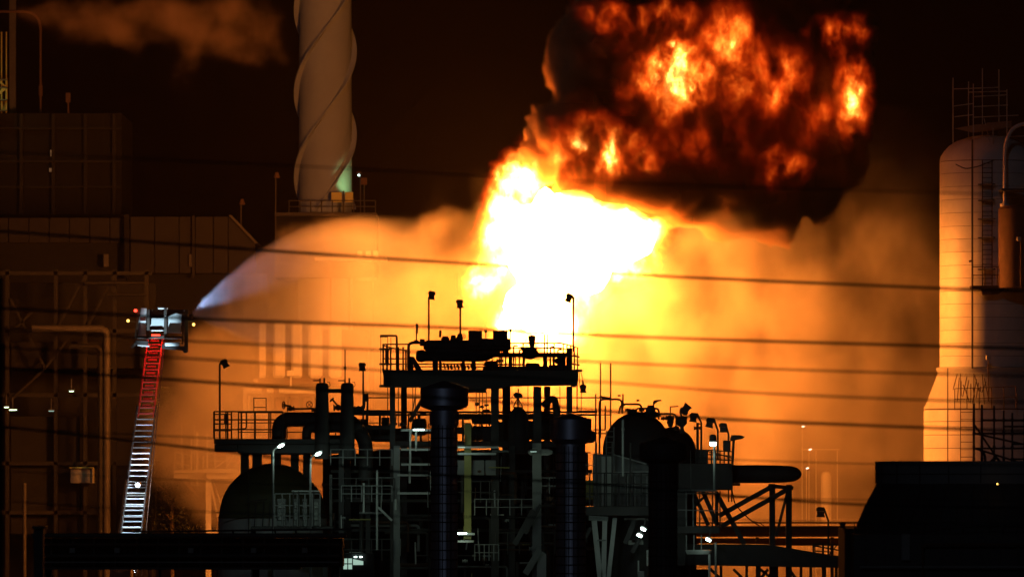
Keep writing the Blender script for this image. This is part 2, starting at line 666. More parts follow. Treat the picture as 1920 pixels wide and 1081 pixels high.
T.prism("body", DARKB, [(-60, 410), (428, 408), (474, 457), (474, 512), (-60, 512)], 468.4, 6)
for x in (170, 330):
    T.block("hatch", STEEL, x + 24, 476, x + 34, 500, 467.3, .1)

# the frame below, with lattice, pipes and lamps
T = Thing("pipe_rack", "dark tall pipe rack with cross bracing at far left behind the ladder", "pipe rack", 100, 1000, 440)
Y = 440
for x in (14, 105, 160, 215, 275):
    T.bar("column", SHADE_STEEL, (x, gpy(Y), Y), (x, 505, Y), 7, .3)
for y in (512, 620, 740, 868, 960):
    T.bar("beam", SHADE_STEEL, (-40, y, Y), (285, y, Y), 7, .3)
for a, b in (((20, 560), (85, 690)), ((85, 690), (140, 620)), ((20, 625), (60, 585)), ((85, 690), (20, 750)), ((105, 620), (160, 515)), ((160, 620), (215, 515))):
    T.bar("brace", SHADE_STEEL, (*a, Y - .3), (*b, Y - .3), 4, .12)
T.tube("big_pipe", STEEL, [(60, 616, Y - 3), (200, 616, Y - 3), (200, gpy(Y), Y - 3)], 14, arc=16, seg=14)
T.tube("pipe", SHADE_STEEL, [(130, 649, Y - 3.5), (188, 649, Y - 3.5), (188, gpy(Y), Y - 3.5)], 10, arc=12, seg=12)
T.tube("pipe", SHADE_STEEL, [(160, 530, Y - 2), (270, 530, Y - 2)], 7, seg=10)
T.tube("pipe", SHADE_STEEL, [(200, 552, Y - 2), (275, 552, Y - 2)], 5, seg=10)
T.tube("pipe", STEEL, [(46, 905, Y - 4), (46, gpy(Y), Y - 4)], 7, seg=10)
T.tube("pipe", SHADE_STEEL, [(284, 880, Y - 3), (284, gpy(Y), Y - 3)], 13, seg=10)
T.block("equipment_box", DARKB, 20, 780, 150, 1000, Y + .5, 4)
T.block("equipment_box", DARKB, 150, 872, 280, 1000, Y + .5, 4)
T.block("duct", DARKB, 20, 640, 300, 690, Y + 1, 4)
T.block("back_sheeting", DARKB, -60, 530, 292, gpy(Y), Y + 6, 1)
T.block("cabinet", GREY, 132, 878, 176, 905, Y - 1, 1)
T.bar("cabinet_frame", YELLOW, (130, 876, Y - 1.2), (176, 876, Y - 1.2), 2, .1)
T.bar("cabinet_frame", YELLOW, (175, 877, Y - 1.2), (175, 902, Y - 1.2), 2, .1)
T.light((150, 868, Y - 1.6), (0.7, 1.0, 0.5), 14, .08)
for i, (x, y) in enumerate(((134, 733), (12, 763), (24, 768), (96, 770))):
    L = Thing("tube_lamp", ["bright little lamp glowing between the pipes left of the ladder", "upper of two green lamps close to the left edge", "long green lamp close to the left edge, under its neighbour", "dim green strip lamp right of the two at the left edge"][i], "lamp", x, y, 434, "small lamps on the pipe rack")
    w = (4, 4, 7, 5)[i]
    L.block("tube", [GREENGLOW, GREENGLOW, GREENGLOW, WINDOWGLOW][i], x - w, y - .8, x + w, y + .8, 434, .1, bevel=0)
    L.block("bracket", STEEL, x - w - 1, y - 3, x + w + 1, y - 1.3, 434, .3, bevel=0)
    L.bar("hanger", STEEL, (x, y - 2, 434.2), (x, y - 24, 434.2), 1.5, .05)
    L.light((x, y + 3, 433.6), (0.75, 1, .6), (25, 8, 10, 5)[i], .05)

# pale panelled heater house left of centre, lit by the fire
Y = 436
T = Thing("heater_house", "pale orange lit housing with four upright panels behind the twin vessels", "building", 550, 830, Y)
T.block("core", RUST, 487, 618, 690, gpy(Y), Y + 1, 5)
for x0, x1 in ((485, 498), (512, 534), (546, 566), (578, 604), (616, 640)):
    T.block("panel", PALE, x0, 604, x1, 708, Y, .9, bevel=.25)
T.block("ledge", RUST, 478, 710, 640, 718, Y - 1, 2.4)
T.block("ledge_end", PALE, 475, 710, 483, 716, Y - 1.4, .3)
T.tube("cross_pipe", PALE, [(462, 732, Y - 2), (640, 732, Y - 2)], 11, seg=14)
T.bar("leg", PALE, (459, gpy(Y), Y - 2), (459, 724, Y - 2), 7, .3)
T.bar("leg", PALE, (467, 830, Y - 1.6), (467, 740, Y - 1.6), 4, .2)
for x in (490, 515, 540, 566, 590):
    T.block("lower_panel", RUST, x, 742, x + 22, 836, Y - .4, .9, bevel=.1)
for x in (495, 518):
    T.block("collar", RUST, x - 5, 726.5, x + 5, 737.5, Y - 2.22, .4)
T.tube("ladder_rail", PALE, [(477, 845, Y - 2.5), (477, 745, Y - 2.5)], 1.6, seg=6)
T.tube("ladder_rail", PALE, [(499, 845, Y - 2.5), (499, 745, Y - 2.5)], 1.6, seg=6)
for y in range(748, 846, 14):
    T.tube("ladder_rung", PALE, [(477, y, Y - 2.5), (499, y, Y - 2.5)], 1.3, seg=6)
T.tube("lamp_post", PALE, [(545, 727, Y - 2.2), (545, 705, Y - 2.2)], 3)
T.block("lamp_head", PALE, 537, 694, 550, 705, Y - 2.6, .4, bevel=.05)
for i, (x0, x1, y0) in enumerate(((600, 700, 486), (640, 668, 470))):
    pass
T = Thing("roof_plant", "faint rooftop deck with small boxes showing through the spray", "roof plant", 690, 486, 470)
T.block("deck", PALE, 590, 482, 725, 488, 470, 3)
for x in (674, 690, 704):
    T.block("box", PALE, x - 4, 470, x + 5, 481.7, 470, .5)
for x in (620, 655, 700):
    T.bar("leg", RUST, (x, gpy(470), 470.5), (x, 488, 470.5), 3)

# steel access platform glowing orange, far left of the dome
Y = 432
T = Thing("access_platform", "orange lit steel platform with handrails on one leg left of the dome tank", "platform", 390, 1000, Y)
T.block("deck", PALE, 326, 880, 384, 886, Y - 1, 3)
T.block("deck", PALE, 381, 878, 470, 886, Y - 2, 3)
T.block("edge_beam", PALE, 326, 886.3, 386, 896, Y - .6, .25)
T.block("edge_beam", PALE, 388, 886.3, 470, 897, Y - 1.6, .25)
T.bar("leg", PALE, (391, gpy(Y), Y - 1.2), (391, 890, Y - 1.2), 10, .3)
T.bar("leg", PALE, (466, gpy(Y), Y - 1.2), (466, 890, Y - 1.2), 8, .3)
T.bar("brace", PALE, (394, 900, Y - 1.2), (412, 985, Y - 1.2), 3.5, .12)
T.bar("brace", PALE, (400, 900, Y + .4), (420, 960, Y + .4), 3, .12)
T.bar("brace", RUST, (342, 897, Y - .2), (382, 940, Y - .2), 5, .15)
T.block("foot_beam", PALE, 386, 994, 415, 1002, Y - 1.8, .3)
T.railing(PALE, [(328, 879, Y - .9), (358, 886, Y - 1.4)], 33, 3, (0, .6), 1.8)
T.railing(PALE, [(381, 878, Y - 2), (470, 880, Y - 2)], 34, 5, (0, .55), 1.7)
for x, y0, y1, t in ((341, 846, 794, 2), (359, 878, 823, 2), (365, 870, 797, 1.5), (370, 880, 809, 4), (389, 850, 812, 3)):
    T.tube("standpipe", PALE, [(x, y0 + 30, Y + .3), (x, y1, Y + .3)], t, seg=8)
for a, b in (((404, 876), (432, 856)), ((425, 876), (440, 850)), ((440, 874), (452, 860))):
    T.bar("stair_brace", PALE, (*a, Y - .5), (*b, Y - .5), 1.8, .1)

# faint lamps and masts deep in the steam at right
for i, (x, y, yb) in enumerate(((1506, 799, 960), (1519, 842, 960), (1514, 877, 960))):
    L = Thing("distant_lamp", ["uppermost of three faint white lamps deep in the orange mist at right", "middle one of three faint white lamps deep in the orange mist at right", "lowest of three faint white lamps deep in the orange mist at right"][i], "lamp", x, y, 452, "faint lamps in the mist")
    L.tube("mast", PALE, [(x - 2, gpy(452)), (x - 2, y)], 1.3, seg=6)
    L.hlathe("bulb", FARLAMP, (x - 3, y + .7), (x + 3, y - .7), [(0, .4), (.2, 1.1), (.8, 1.1), (1, .4)], seg=8)
T = Thing("distant_column", "faint pale process column in the orange mist right of the boom", "column", 1550, 960, 455)
T.lathe("shell", PALE, 1549, [(gpy(455), 10), (892, 10), (886, 8), (883, 2)], 455)
for x in (1530, 1570):
    T.tube("side_mast", PALE, [(x, gpy(455), 455), (x, 845, 455)], 1.6, seg=6)
T.bar("cross_beam", PALE, (1500, 842, 455), (1575, 842, 455), 1.4, .1)

# the big horizontal duct running behind the truss
T = Thing("overhead_pipe", "thick brown horizontal pipe passing behind the truss legs at right", "pipe", 1500, 996, 372)
T.tube("pipe_run", RUST, [(1250, 995, 372), (1720, 995, 372)], 21, seg=20)
T.tube("upper_line", RUST, [(1250, 979, 372.5), (1720, 979, 372.5)], 2.5, seg=8)
for x in (1290, 1420, 1560, 1660):
    T.bar("support", STEEL, (x, gpy(372), 373), (x, 1006, 373), 6)
T.block("kerb_wall", RUST, 1230, 1008, 1720, 1022, 374, .6)

# ================================================================== CLAD TOWER AT RIGHT
Y = 400.5
T = Thing("clad_tower", "tall metal clad column at right, its left flank blazing with firelight", "tower", 1850, 865, Y)
cx = 1850
T.lathe("shell", RUST, cx, [(gpy(Y), 116), (764, 116), (692, 86), (305, 86), (295, 84), (275, 70), (262, 48), (256, 20), (255, 1)], Y, seg=64)
ys = [304, 327, 352, 376, 401, 426, 450, 474, 499, 523, 547, 571, 596, 620, 644, 668, 689]
for k, (a, b) in enumerate(zip(ys, ys[1:])):
    T.lathe("cladding_ring", CLAD if k % 3 else CLAD2, cx, [(b - .3, 87.6), (b - .5, 88), (a + .5, 88), (a + .3, 87.6)], Y, seg=64)
T.lathe("dome_cladding", CLAD2, cx, [(303, 88.4), (294, 86.5), (284, 80), (274, 71), (265, 57), (258, 36), (254, 14), (253, 1)], Y, seg=64)
ys = [768, 790, 815, 840, 866, 892, 918]
for k, (a, b) in enumerate(zip(ys, ys[1:])):
    T.lathe("cladding_ring", CLAD if k % 2 else CLAD2, cx, [(b - .5, 118), (a + .6, 118)], Y, seg=64)
T.lathe("flare", PALE, cx, [(766, 119), (758, 114), (700, 92), (694, 90)], Y, seg=64)
T.lathe("flare_rim", PALE, cx, [(697, 93), (690, 95), (688, 90)], Y, seg=64)
fr = Y - S(88, Y)
T.bar("cable_riser", STEEL, (1823, 690, fr - .2), (1823, 262, fr - .3), 2.6, .5)
T.bar("cable_riser", STEEL, (1777, 866, fr - .9), (1777, 690, fr - .7), 1.6, .2)
for x in (1842, 1860):
    T.tube("ladder_rail", RUST, [(x, 540, fr - .5), (x, 300, fr - .3)], 1.6, seg=6)
for y in range(306, 540, 9):
    T.tube("ladder_rung", RUST, [(1842, y, fr - .45), (1860, y, fr - .45)], 1.1, seg=6)
for y in (346, 376, 411, 446, 505):
    T.bar("bracket", STEEL, (1836, y, fr - .3), (1864, y - 1, fr - .6), 2.2, .5)
for x in (1801, 1826):
    T.tube("ladder_rail", RUST, [(x, 866, fr - 1.3), (x, 700, fr - 1.0)], 1.4, seg=6)
for y in range(772, 866, 14):
    T.tube("ladder_rung", RUST, [(1801, y, fr - 1.3), (1826, y, fr - 1.3)], 1.0, seg=6)
T.block("platform_deck", RUST, 1821, 535, 1898, 541, fr - 1.3, 1.4)
T.prism("platform_bracket", RUST, [(1840, 541.5), (1885, 541.5), (1872, 551), (1842, 553)], fr - 1, .3)
T.railing(RUST, [(1823, 535, fr - 1.3), (1893, 535, fr - 1.3)], 35, 4, (0, .45), 1.8)
T.block("platform_deck", STEEL, 1878, 353, 1990, 358, fr - 2, 2)
T.lathe("side_vessel", RUST, 1905, [(540, 33), (392, 33), (386, 28), (384, 2)], fr - 1.2, seg=32)
T.tube("vapour_pipe", CLAD, [(1884, 384, fr - 1.4), (1884, 268, fr - 1.4), (1900, 236, fr - 1.2), (1960, 225, fr - 1)], 7, arc=30, seg=12)
T.lathe("pipe_collar", CLAD, 1884, [(387, 9), (382, 9)], fr - 1.4, seg=12)
T.hlathe("round_sign", PALE, (1879, 508, fr - 1.45), (1879, 508, fr - 1.4), [(0, 8), (1, 8)])
T.tube("lamp_post", RUST, [(1914, 540, fr - 2.4), (1914, 450, fr - 2.4)], 2, seg=6)
T.block("lamp_head", PALE, 1907, 444, 1914, 451, fr - 2.5, .3)
T.tube("hose", RUBBER, [(1792, 308, fr - .2), (1810, 317, fr - .4), (1835, 312, fr - .3), (1864, 300, fr - .3)], 1.6, seg=6, arc=8)
T.tube("stub", RUST, [(1817, 490, fr - .6), (1824, 488, fr - .6)], 3)
for k in range(16):
    x = 1795 + k * 3.6
    T.tube("flare_pipe", RUST, [(x, 700 + (k * 37) % 30, fr - .9), (x + (k % 5) * 4 - 8, 730 + (k * 23) % 34, fr - 1.2)], 1.4, seg=5)
T.railing(RUST, [(1790, 768, fr - 1.8), (1905, 764, fr - 1.8)], 40, 6, (0, .5), 1.4)
T.tube("lamp_post", RUST, [(1853, 752, fr - 1.7), (1853, 670, fr - 1.7)], 1.8, seg=6)
T.block("lamp_head", PALE, 1849, 665, 1858, 674, fr - 1.8, .3)

T = Thing("tower_scaffold", "thin tube scaffold with a tilted board deck on top of the clad tower", "scaffold", 1840, 258, Y - 2)
for x, y0, y1, d in ((1787, 270, 146, -2), (1816, 257, 153, 0), (1825, 262, 157, -2.6), (1842, 256, 128, 0), (1873, 250, 130, 0), (1888, 256, 168, -2.6), (1862, 270, 240, -2.6)):
    T.tube("standard", PALE, [(x, y0, Y + d), (x, y1, Y + d)], 1.7, seg=6)
for a, b, d in (((1789, 167), (1874, 164), -1), ((1817, 173), (1888, 171), -.5), ((1827, 181), (1889, 178), -2.4), ((1789, 199), (1826, 194), -2.2), ((1826, 200), (1890, 197), -2.6),
                ((1790, 219), (1826, 215), -2.2), ((1826, 220), (1910, 216), -2.6), ((1826, 257), (1990, 254), -2.6)):
    T.tube("ledger", PALE, [(*a, Y + d), (*b, Y + d)], 1.5, seg=6)
for k in range(5):
    T.prism("board", TIMBER, [(1790 + k * 6, 241 - k * .6), (1832 + k * 4, 233 - k * .2), (1868 + k * 5, 238 + k), (1826 + k * 4, 249 - k * .6)], Y - 2.4 + k * .55, .12)
for k in range(3):
    T.prism("board", TIMBER, [(1848 + k, 233 - k * 1.4), (1896, 229 - k * 1.2), (1897, 239 - k), (1850, 242 - k)], Y - 1.5 + k * .5, .12)
T.tube("brace", PALE, [(1845, 222, Y - 1), (1857, 270, Y - 2)], 1.3, seg=6)

# ================================================================== FIRE LADDER
Y = 384.0
T = Thing("aerial_ladder", "long fire truck ladder, red lit at the top and white lit below, raised at left", "fire ladder", 238, 1010, Y)


def lad(u, side, w0, w1, off=0.0):
    """a point on the ladder: u = 0 at the foot .. 1 at the tip"""
    cxp = 236 + (292 - 236) * u
    cyp = 1078 + (628 - 1078) * u
    w = (w0 * (1 - u) + w1 * u) / 2
    return (cxp + side * w, cyp, Y - 4 * (1 - u) + off)


RNG = random.Random(21)


def section(u0, u1, w0, w1, m, n, rung_m, off, t=2.6):
    for s in (-1, 1):
        T.tube("side_rail", m, [lad(u0, s, w0, w1, off), lad(u1, s, w0, w1, off)], t, seg=6)
        T.tube("hand_rail", m, [lad(u0, s * 1.12, w0, w1, off + .55), lad(u1, s * 1.12, w0, w1, off + .55)], t * .7, seg=6)
    for i in range(n):
        u = u0 + (u1 - u0) * (i + .5) / n
        T.tube("rung", rung_m if rung_m is REDP else RNG.choice((ALU, ALU, PALE, GREY, BUCKETM)), [lad(u, -1, w0, w1, off), lad(u, 1, w0, w1, off)], 2.2, seg=6)
        if i % 2 == 0 and i < n - 1:
            v = u0 + (u1 - u0) * (i + 1.5) / n
            for s in (-1, 1):
                T.tube("lattice", m, [lad(u, s, w0, w1, off), lad(v, s * 1.12, w0, w1, off + .55)], 1.2, seg=5)


section(.66, 1.0, 30, 27, REDP, 13, REDP, 0.0)
section(0.0, .71, 38, 32, STEEL, 30, ALU, .35)
section(0.0, .40, 43, 39, STEEL, 9, ALU, .7, 2.0)
for k in range(11):
    u = .70 + k * .027
    T.block("rung_plate", REDP, *[q for q in (lad(u, -.62, 28, 27)[0], lad(u, 0, 1, 1)[1] - 5.5, lad(u, .62, 28, 27)[0], lad(u, 0, 1, 1)[1] - 1.5)], Y - .1 - 4 * (1 - u) + .5, .08)
T.tube("cable", RUST, [lad(0, 1.35, 44, 34, -.1), lad(1, 1.2, 44, 30, -.1)], 1.4, seg=6)
T.block("red_beacon", REDGLOW, 284, 626.5, 300, 629, Y - .7, .12, bevel=0)
T.light((292, 636, Y - 1.3), (1, .05, .03), 1300, .1)
T.light((284, 690, Y - 1.6), (1, .05, .03), 150, .1)
T.hlathe("spot_glass", WHITEGLOW, (258, 909, Y - 3.6), (258.2, 909, Y - 3.5), [(0, 3.2), (1, 3.2)], seg=14)
T.hlathe("spot_housing", STEEL, (258, 909, Y - 3.45), (262, 905, Y - 3.1), [(0, 6), (1, 3)], seg=14)
T.light((256, 908, Y - 4.2), (.72, .86, 1), 4500, .1)
T.light((230, 1040, Y - 6), (.7, .95, 1), 2200, .12, 70, (256, 850, Y))
T.light((214, 1055, Y - 8), (.66, .88, 1), 340000, .15, 11, (300, 610, Y - 1.5))

T = Thing("fire_truck_turntable", "top of the ladder's turntable with small lamps showing under the dark bottom beam at left", "turntable", 225, 1081, 376)
T.block("housing", STEEL, 206, 1066, 246, 1110, 376, 2)
T.block("light_bar", ALU, 209, 1064, 243, 1067.5, 375.6, .3, bevel=.03)
T.bar("pedestal", STEEL, (226, gpy(376), 377), (226, 1110, 377), 30, 1.6)
T.tube("grab_rail", RUST, [(243, 1090, 375.7), (244, 1064, 375.7), (238, 1060, 375.7)], 2.4, arc=4)

Y = 382.0
T = Thing("ladder_bucket", "pale metal rescue bucket with water nozzle at the tip of the fire ladder", "ladder bucket", 300, 657, Y)
T.prism("side_panel", BUCKETM, [(256, 626), (273, 626), (274, 592), (262, 592)], Y - .1, .1)
T.prism("side_panel", BUCKETM, [(263, 591), (274, 591), (275, 578), (264, 577)], Y - .1, .12)
T.prism("door_panel", BUCKETM, [(283, 611), (309, 611), (309, 596), (284, 596)], Y - .05, .08)
T.prism("front_panel", BUCKETM, [(312, 621), (338, 623), (341, 589), (330, 587), (318, 592), (312, 594)], Y - .1, .1)
T.block("sill", ALU, 255, 626.5, 274, 629, Y - .16, .2)
T.block("sill", ALU, 281, 618, 306, 620, Y - .16, .2)
T.prism("sill", ALU, [(311, 621), (340, 622), (340, 625), (311, 623.5)], Y - .16, .2)
T.block("shelf_edge", ALU, 262, 600.5, 273, 602.5, Y - .2, .1)
T.block("top_rail", ALU, 296, 576, 315, 579, Y - .2, .1)
T.block("back_panel", STEEL, 262, 580, 345, 622, Y + 1.1, .1)
T.prism("hood", RUST, [(284, 580), (314, 580), (311, 594), (284, 594)], Y + .2, .5)
T.block("floor", STEEL, 254, 629.5, 343, 634, Y - .1, 1.5)
for x in (255, 278, 310):
    T.bar("frame_post", STEEL, (x, 634, Y - .22), (x + (5 if x < 260 else 0), 580, Y - .22), 5, .12)
T.bar("frame_post", RUBBER, (349, 652, Y - .3), (350, 580, Y - .3), 7, .25)
T.bar("frame_post", STEEL, (342, 645, Y - .25), (345, 590, Y - .25), 3, .12)
T.bar("step_bar", RUBBER, (254, 641, Y - .4), (278, 643, Y - .4), 7, .3)
T.bar("step_bar", ALU, (258, 647, Y - .45), (280, 649, Y - .45), 2.5, .2)
T.bar("step_bar", RUBBER, (304, 649, Y - .4), (345, 653, Y - .4), 8, .3)
T.block("footlight", BUCKETM, 309, 641, 337, 648, Y - .6, .25, bevel=.05)
T.lathe("foot_bumper", RUBBER, 348, [(650, 5), (658, 5), (661, 3)], Y - .3, seg=12)
T.bar("foot_strut", STEEL, (246, 652, Y - .3), (258, 640, Y - .3), 4, .12)
for x, y in ((283, 610), (306, 611), (310, 592.5), (339, 608), (346, 582), (345.5, 594)):
    T.hlathe("bolt", ALU, (x, y, Y - .3), (x + .2, y, Y - .25), [(0, 1.4), (1, 1.4)], seg=8)
n = T.hlathe("nozzle", RUBBER, (346, 601, Y - .2), (361, 591, Y + .2), [(0, 4), (.5, 6), (.7, 5), (1, 4)], seg=14)
T.tube("nozzle_grip", RUBBER, [(352, 601, Y - .3), (363, 602, Y - .2), (365, 596, Y - .1)], 4)
T.light((352, 591, Y - 1.2), (.4, .58, 1), 30000, .1, 44, (430, 510, Y + 2.2))
for i, (x, y, m, lab) in enumerate(((240, 601, AMBER, "amber warning lamp left of the rescue bucket"), (363, 608, AMBER, "amber warning lamp right of the rescue bucket under its nozzle"), (254, 582, REDGLOW, "red warning lamp at the bucket's upper left corner"))):
    L = Thing("warning_lamp", lab, "warning lamp", x, y, Y - .4, "warning lamps on the bucket")
    r = (2.6, 2.6, 3)[i]
    L.hlathe("lens", m, (x, y, Y - .55), (x + .2, y, Y - .3), [(0, r * .5), (.3, r), (1, r)], seg=12)
    L.hlathe("holder", STEEL, (x, y, Y - .28), (x + .2, y, Y - .1), [(0, r + 1), (1, r + 1)], seg=12)
    L.bar("arm", STEEL, (x, y, Y - .2), ((256, 348, 262)[i], y + 2, Y - .2), 1.6, .06)
    L.light((x, y, Y - .9), ((1, .6, .15), (1, .6, .15), (1, .06, .03))[i], (25, 25, 30)[i], .08)

# the tree between ladder and platform
T = Thing("tree", "dark ragged tree standing between the fire ladder and the orange platform", "tree", 325, 1010, 436)
Y = 436
T.tube("trunk", BARK, [(326, gpy(Y), Y), (322, 960, Y), (328, 860, Y), (322, 790, Y)], 7)
rng = random.Random(3)
for k in range(9):
    y = 980 - k * 24
    T.tube("branch", BARK, [(325, y, Y), (325 + rng.uniform(-40, 40), y - rng.uniform(10, 40), Y + rng.uniform(-1, 1))], 2.4, seg=5)
bm = bmesh.new()
for k in range(5200):
    py = rng.uniform(725, 1010)
    half = 16 + (py - 725) * .19
    px = 310 + (py - 725) * .05 + rng.gauss(0, .55) * half
    if rng.random() < .35 * abs(math.sin(px * .11 + py * .05) * math.cos(py * .08)):
        continue
    c = W(px, py, Y + rng.gauss(0, 1.0))
    s = rng.uniform(.05, .14)
    q = Matrix.Rotation(rng.uniform(0, 6.3), 3, Vector((rng.uniform(-1, 1), rng.uniform(-1, 1), rng.uniform(-1, 1))).normalized())
    bm.faces.new([bm.verts.new(c + q @ Vector(v) * s) for v in ((-1, 0, 0), (0, -.45, 0), (1, 0, 0), (0, .45, 0))])
cr = T.add("crown", bm, LEAF)
cr["kind"] = "stuff"

# ================================================================== LIGHT STANDARDS
def floodlight(x, yb, yt, hx, hy, label, Y=300.0, tilt=0, size=1.0, bend=None):
    L = Thing("floodlight", label, "floodlight", x, yb, Y, "unlit floodlights on thin posts")
    pts = [(x, yb, Y), (x, yt, Y)] if not bend else [(x, yb, Y), *[(q[0], q[1], Y) for q in bend]]
    L.tube("post", STEEL, pts, 3.0, seg=8)
    a = math.radians(tilt)
    size *= 1.15

    def r(u, v):
        return (hx + (u * math.cos(a) - v * math.sin(a)) * size, hy + (u * math.sin(a) + v * math.cos(a)) * size)
    hs = L.prism("housing", STEEL, [r(-6, -1), r(-6, -5), r(-3.5, -7), r(4.5, -6.5), r(6, -4), r(6, -1)], Y - .18, .36)
    L.prism("reflector_hood", STEEL, [r(-5, -.8), r(5, -.8), r(4.6, 2.5), r(6.3, 7), r(-5.6, 7), r(-4.4, 2.5)], Y - .2, .4, parent=hs)
    return L


floodlight(804, 640, 558, 809, 553, "tall unlit floodlight, leftmost of two close together on the top deck", tilt=8)
floodlight(863, 640, 574, 862, 569, "shorter unlit floodlight second from left on the top deck", tilt=-4)
floodlight(1075, 660, 558, 1067, 558, "unlit floodlight alone at the right corner of the top deck", tilt=22, bend=[(1075, 556), (1070, 554)])
floodlight(412, 822, 690, 421, 681, "unlit floodlight on the far left corner post of the lower platform", tilt=-28, bend=[(412, 682), (416, 678)])
floodlight(681, 790, 692, 679, 687, "unlit floodlight between the twin vessels and the top deck", tilt=0)
floodlight(1280, 800, 772, 1285, 767, "unlit floodlight tipped sideways, leftmost of the row on the right vessel", tilt=-140, size=1.25, bend=[(1280, 786), (1275, 771)])
floodlight(1315, 860, 774, 1300, 782, "unlit floodlight second in the row right of the vessel valves", tilt=8, size=1.05, bend=[(1315, 792), (1307, 775), (1299, 775)])
floodlight(1346, 862, 783, 1331, 792, "unlit floodlight third in the row, behind the glowing lamp", tilt=14, size=1.1, bend=[(1346, 806), (1338, 784), (1330, 784)])
floodlight(1366, 872, 795, 1356, 801, "unlit floodlight last in the row, above the dark box", tilt=0, size=1.1, bend=[(1366, 814), (1361, 796), (1355, 795)])
floodlight(1553, 1040, 958, 1539, 959, "unlit floodlight on a bent post above the low railing at lower right", tilt=2, size=1.2, bend=[(1553, 975), (1546, 956), (1540, 955)])
L = floodlight(1093, 712, 712, 1093, 728, "unlit floodlight slung from cables under the top deck's right edge", tilt=0, size=.95, bend=[(1093, 721)])
L = Thing("area_floodlight", "large unlit flat floodlight pointing right at the end of the railing above the boom", "floodlight", 1374, 870, 300)
L.tube("post", STEEL, [(1373, 872), (1376, 822)], 4)
L.prism("housing", STEEL, [(1369, 822), (1372, 815), (1388, 815), (1397, 818), (1392, 822), (1376, 825), (1370, 827)], 299.8, .5)
L.block("control_box", STEEL, 1356, 825, 1370, 846, 299.8, .4)

L = Thing("post_lamp", "glowing hooded lamp on a pale post above the boom at right", "lamp", 1339, 918, 298)
L.tube("post", GREY, [(1339, 917), (1339, 836)], 3.6)
L.lathe("hood", GREY, 1337, [(828, 7), (816, 6.5), (814, 4)], seg=16)
L.lathe("glass", COREWHITE, 1337, [(835, 4), (834, 6.2), (828.3, 6.2)], seg=16)
L.light((1337, 838, 297.6), MERC, 260, .1, 120, (1337, 900, 297.7))
for i, (x, yb, yt, hx, hy) in enumerate(((512, 968, 842, 527, 834), (582, 920, 856, 597, 849))):
    L = Thing("street_lamp", ["lit street lamp at left, in front of the dome tank's left half", "lit street lamp at right, in front of the dome tank's right half"][i], "street lamp", x, yb, 296, "lit street lamps by the dome tank")
    L.tube("post", GREY, [(x, gpy(296), 296), (x, yt, 296), (hx - 4, hy + 2, 296)], 3.4, arc=6)
    L.hlathe("housing", GREY, (hx - 8, hy + 3.2, 296), (hx + 8, hy - 5.6, 296), [(0, 1.5), (.3, 3.6), (.8, 3.6), (1, 1.5)], seg=12)
    L.hlathe("glass", COREWHITE, (hx - 6, hy + 4, 295.9), (hx + 6, hy - 1.8, 295.9), [(0, .6), (.3, 2.8), (.7, 2.8), (1, .6)], seg=12)
    L.light((hx + 2, hy + 8, 295.7), MERC, 420, .1, 125, (hx + 6, hy + 90, 297.5))
for i, (x, y) in enumerate(((1206, 991), (1199, 1003), (1328, 1011))):
    L = Thing("bulkhead_lamp", ["upper of two small lit lamps under the dark walkway left of the third stack", "lower of two small lit lamps under the dark walkway left of the third stack", "small lit lamp under the round balcony platform at right"][i], "lamp", x, y, 297, "small lit lamps under the walkways")
    L.hlathe("glass", COREWHITE, (x - 4.5, y - 2.4, 297), (x + 4.5, y + 2.4, 297), [(0, 1.6), (.2, 2.6), (.8, 2.6), (1, 1.6)], seg=10)
    L.hlathe("housing", STEEL, (x - 3, y - 5.6, 297.1), (x + 7, y - .5, 297.1), [(0, 2), (1, 2)], seg=8)
    L.bar("bracket", STEEL, (x + 2, y - 3, 297.3), (x + 4, y - 20, 297.3), 2, .08)
    L.light((x, y + 6, 296.3), MERC, 45, .1)

# ================================================================== DOME TANK
Y = 308.0
T = Thing("dome_tank", "dark domed tank with a pale lit band round its foot at lower left", "tank", 511, 1000, Y)
pr = [(968, 101)] + [(968 - 100 * math.sin(math.radians(a)), 100 * math.cos(math.radians(a))) for a in range(4, 90, 6)] + [(867.6, 1)]
T.lathe("dome", OLIVE, 511, pr, seg=64)
T.lathe("shell_band", PALE, 511, [(gpy(Y), 102), (969, 102), (968, 101)], seg=64)
T.lathe("rim", OLIVE, 511, [(970.5, 103), (967.5, 103)], seg=64)
for x, y in ((540, 968), (585, 968)):
    T.tube("rim_clip", STEEL, [(x, 975, Y - 2.4), (x, 964, Y - 2.4)], 2)
for x0, x1 in ((451, 466), (473, 491), (508, 527), (545, 560), (568, 582)):
    T.block("top_column", STEEL, x0, 846, x1, 905, Y - .5, .5)
T.block("top_beam", STEEL, 449, 846, 622, 852, Y - .6, .6)
T.tube("ring_line", STEEL, [(405, 960, Y - 2.6), (470, 963, Y - 2.7), (612, 965, Y - 2.6)], 1.6)
T.tube("conduit", STEEL, [(466, 1000, Y - 2.6), (466, 860, Y - 1.8)], 1.6, seg=6)
for x in (477, 492, 504):
    T.tube("strut", STEEL, [(x, 990, Y - 2.7), (x + 3, 940, Y - 2.5)], 1.6, seg=6)
T.tube("strut", STEEL, [(460, 940, Y - 2.6), (500, 935, Y - 2.7)], 1.8, seg=6)

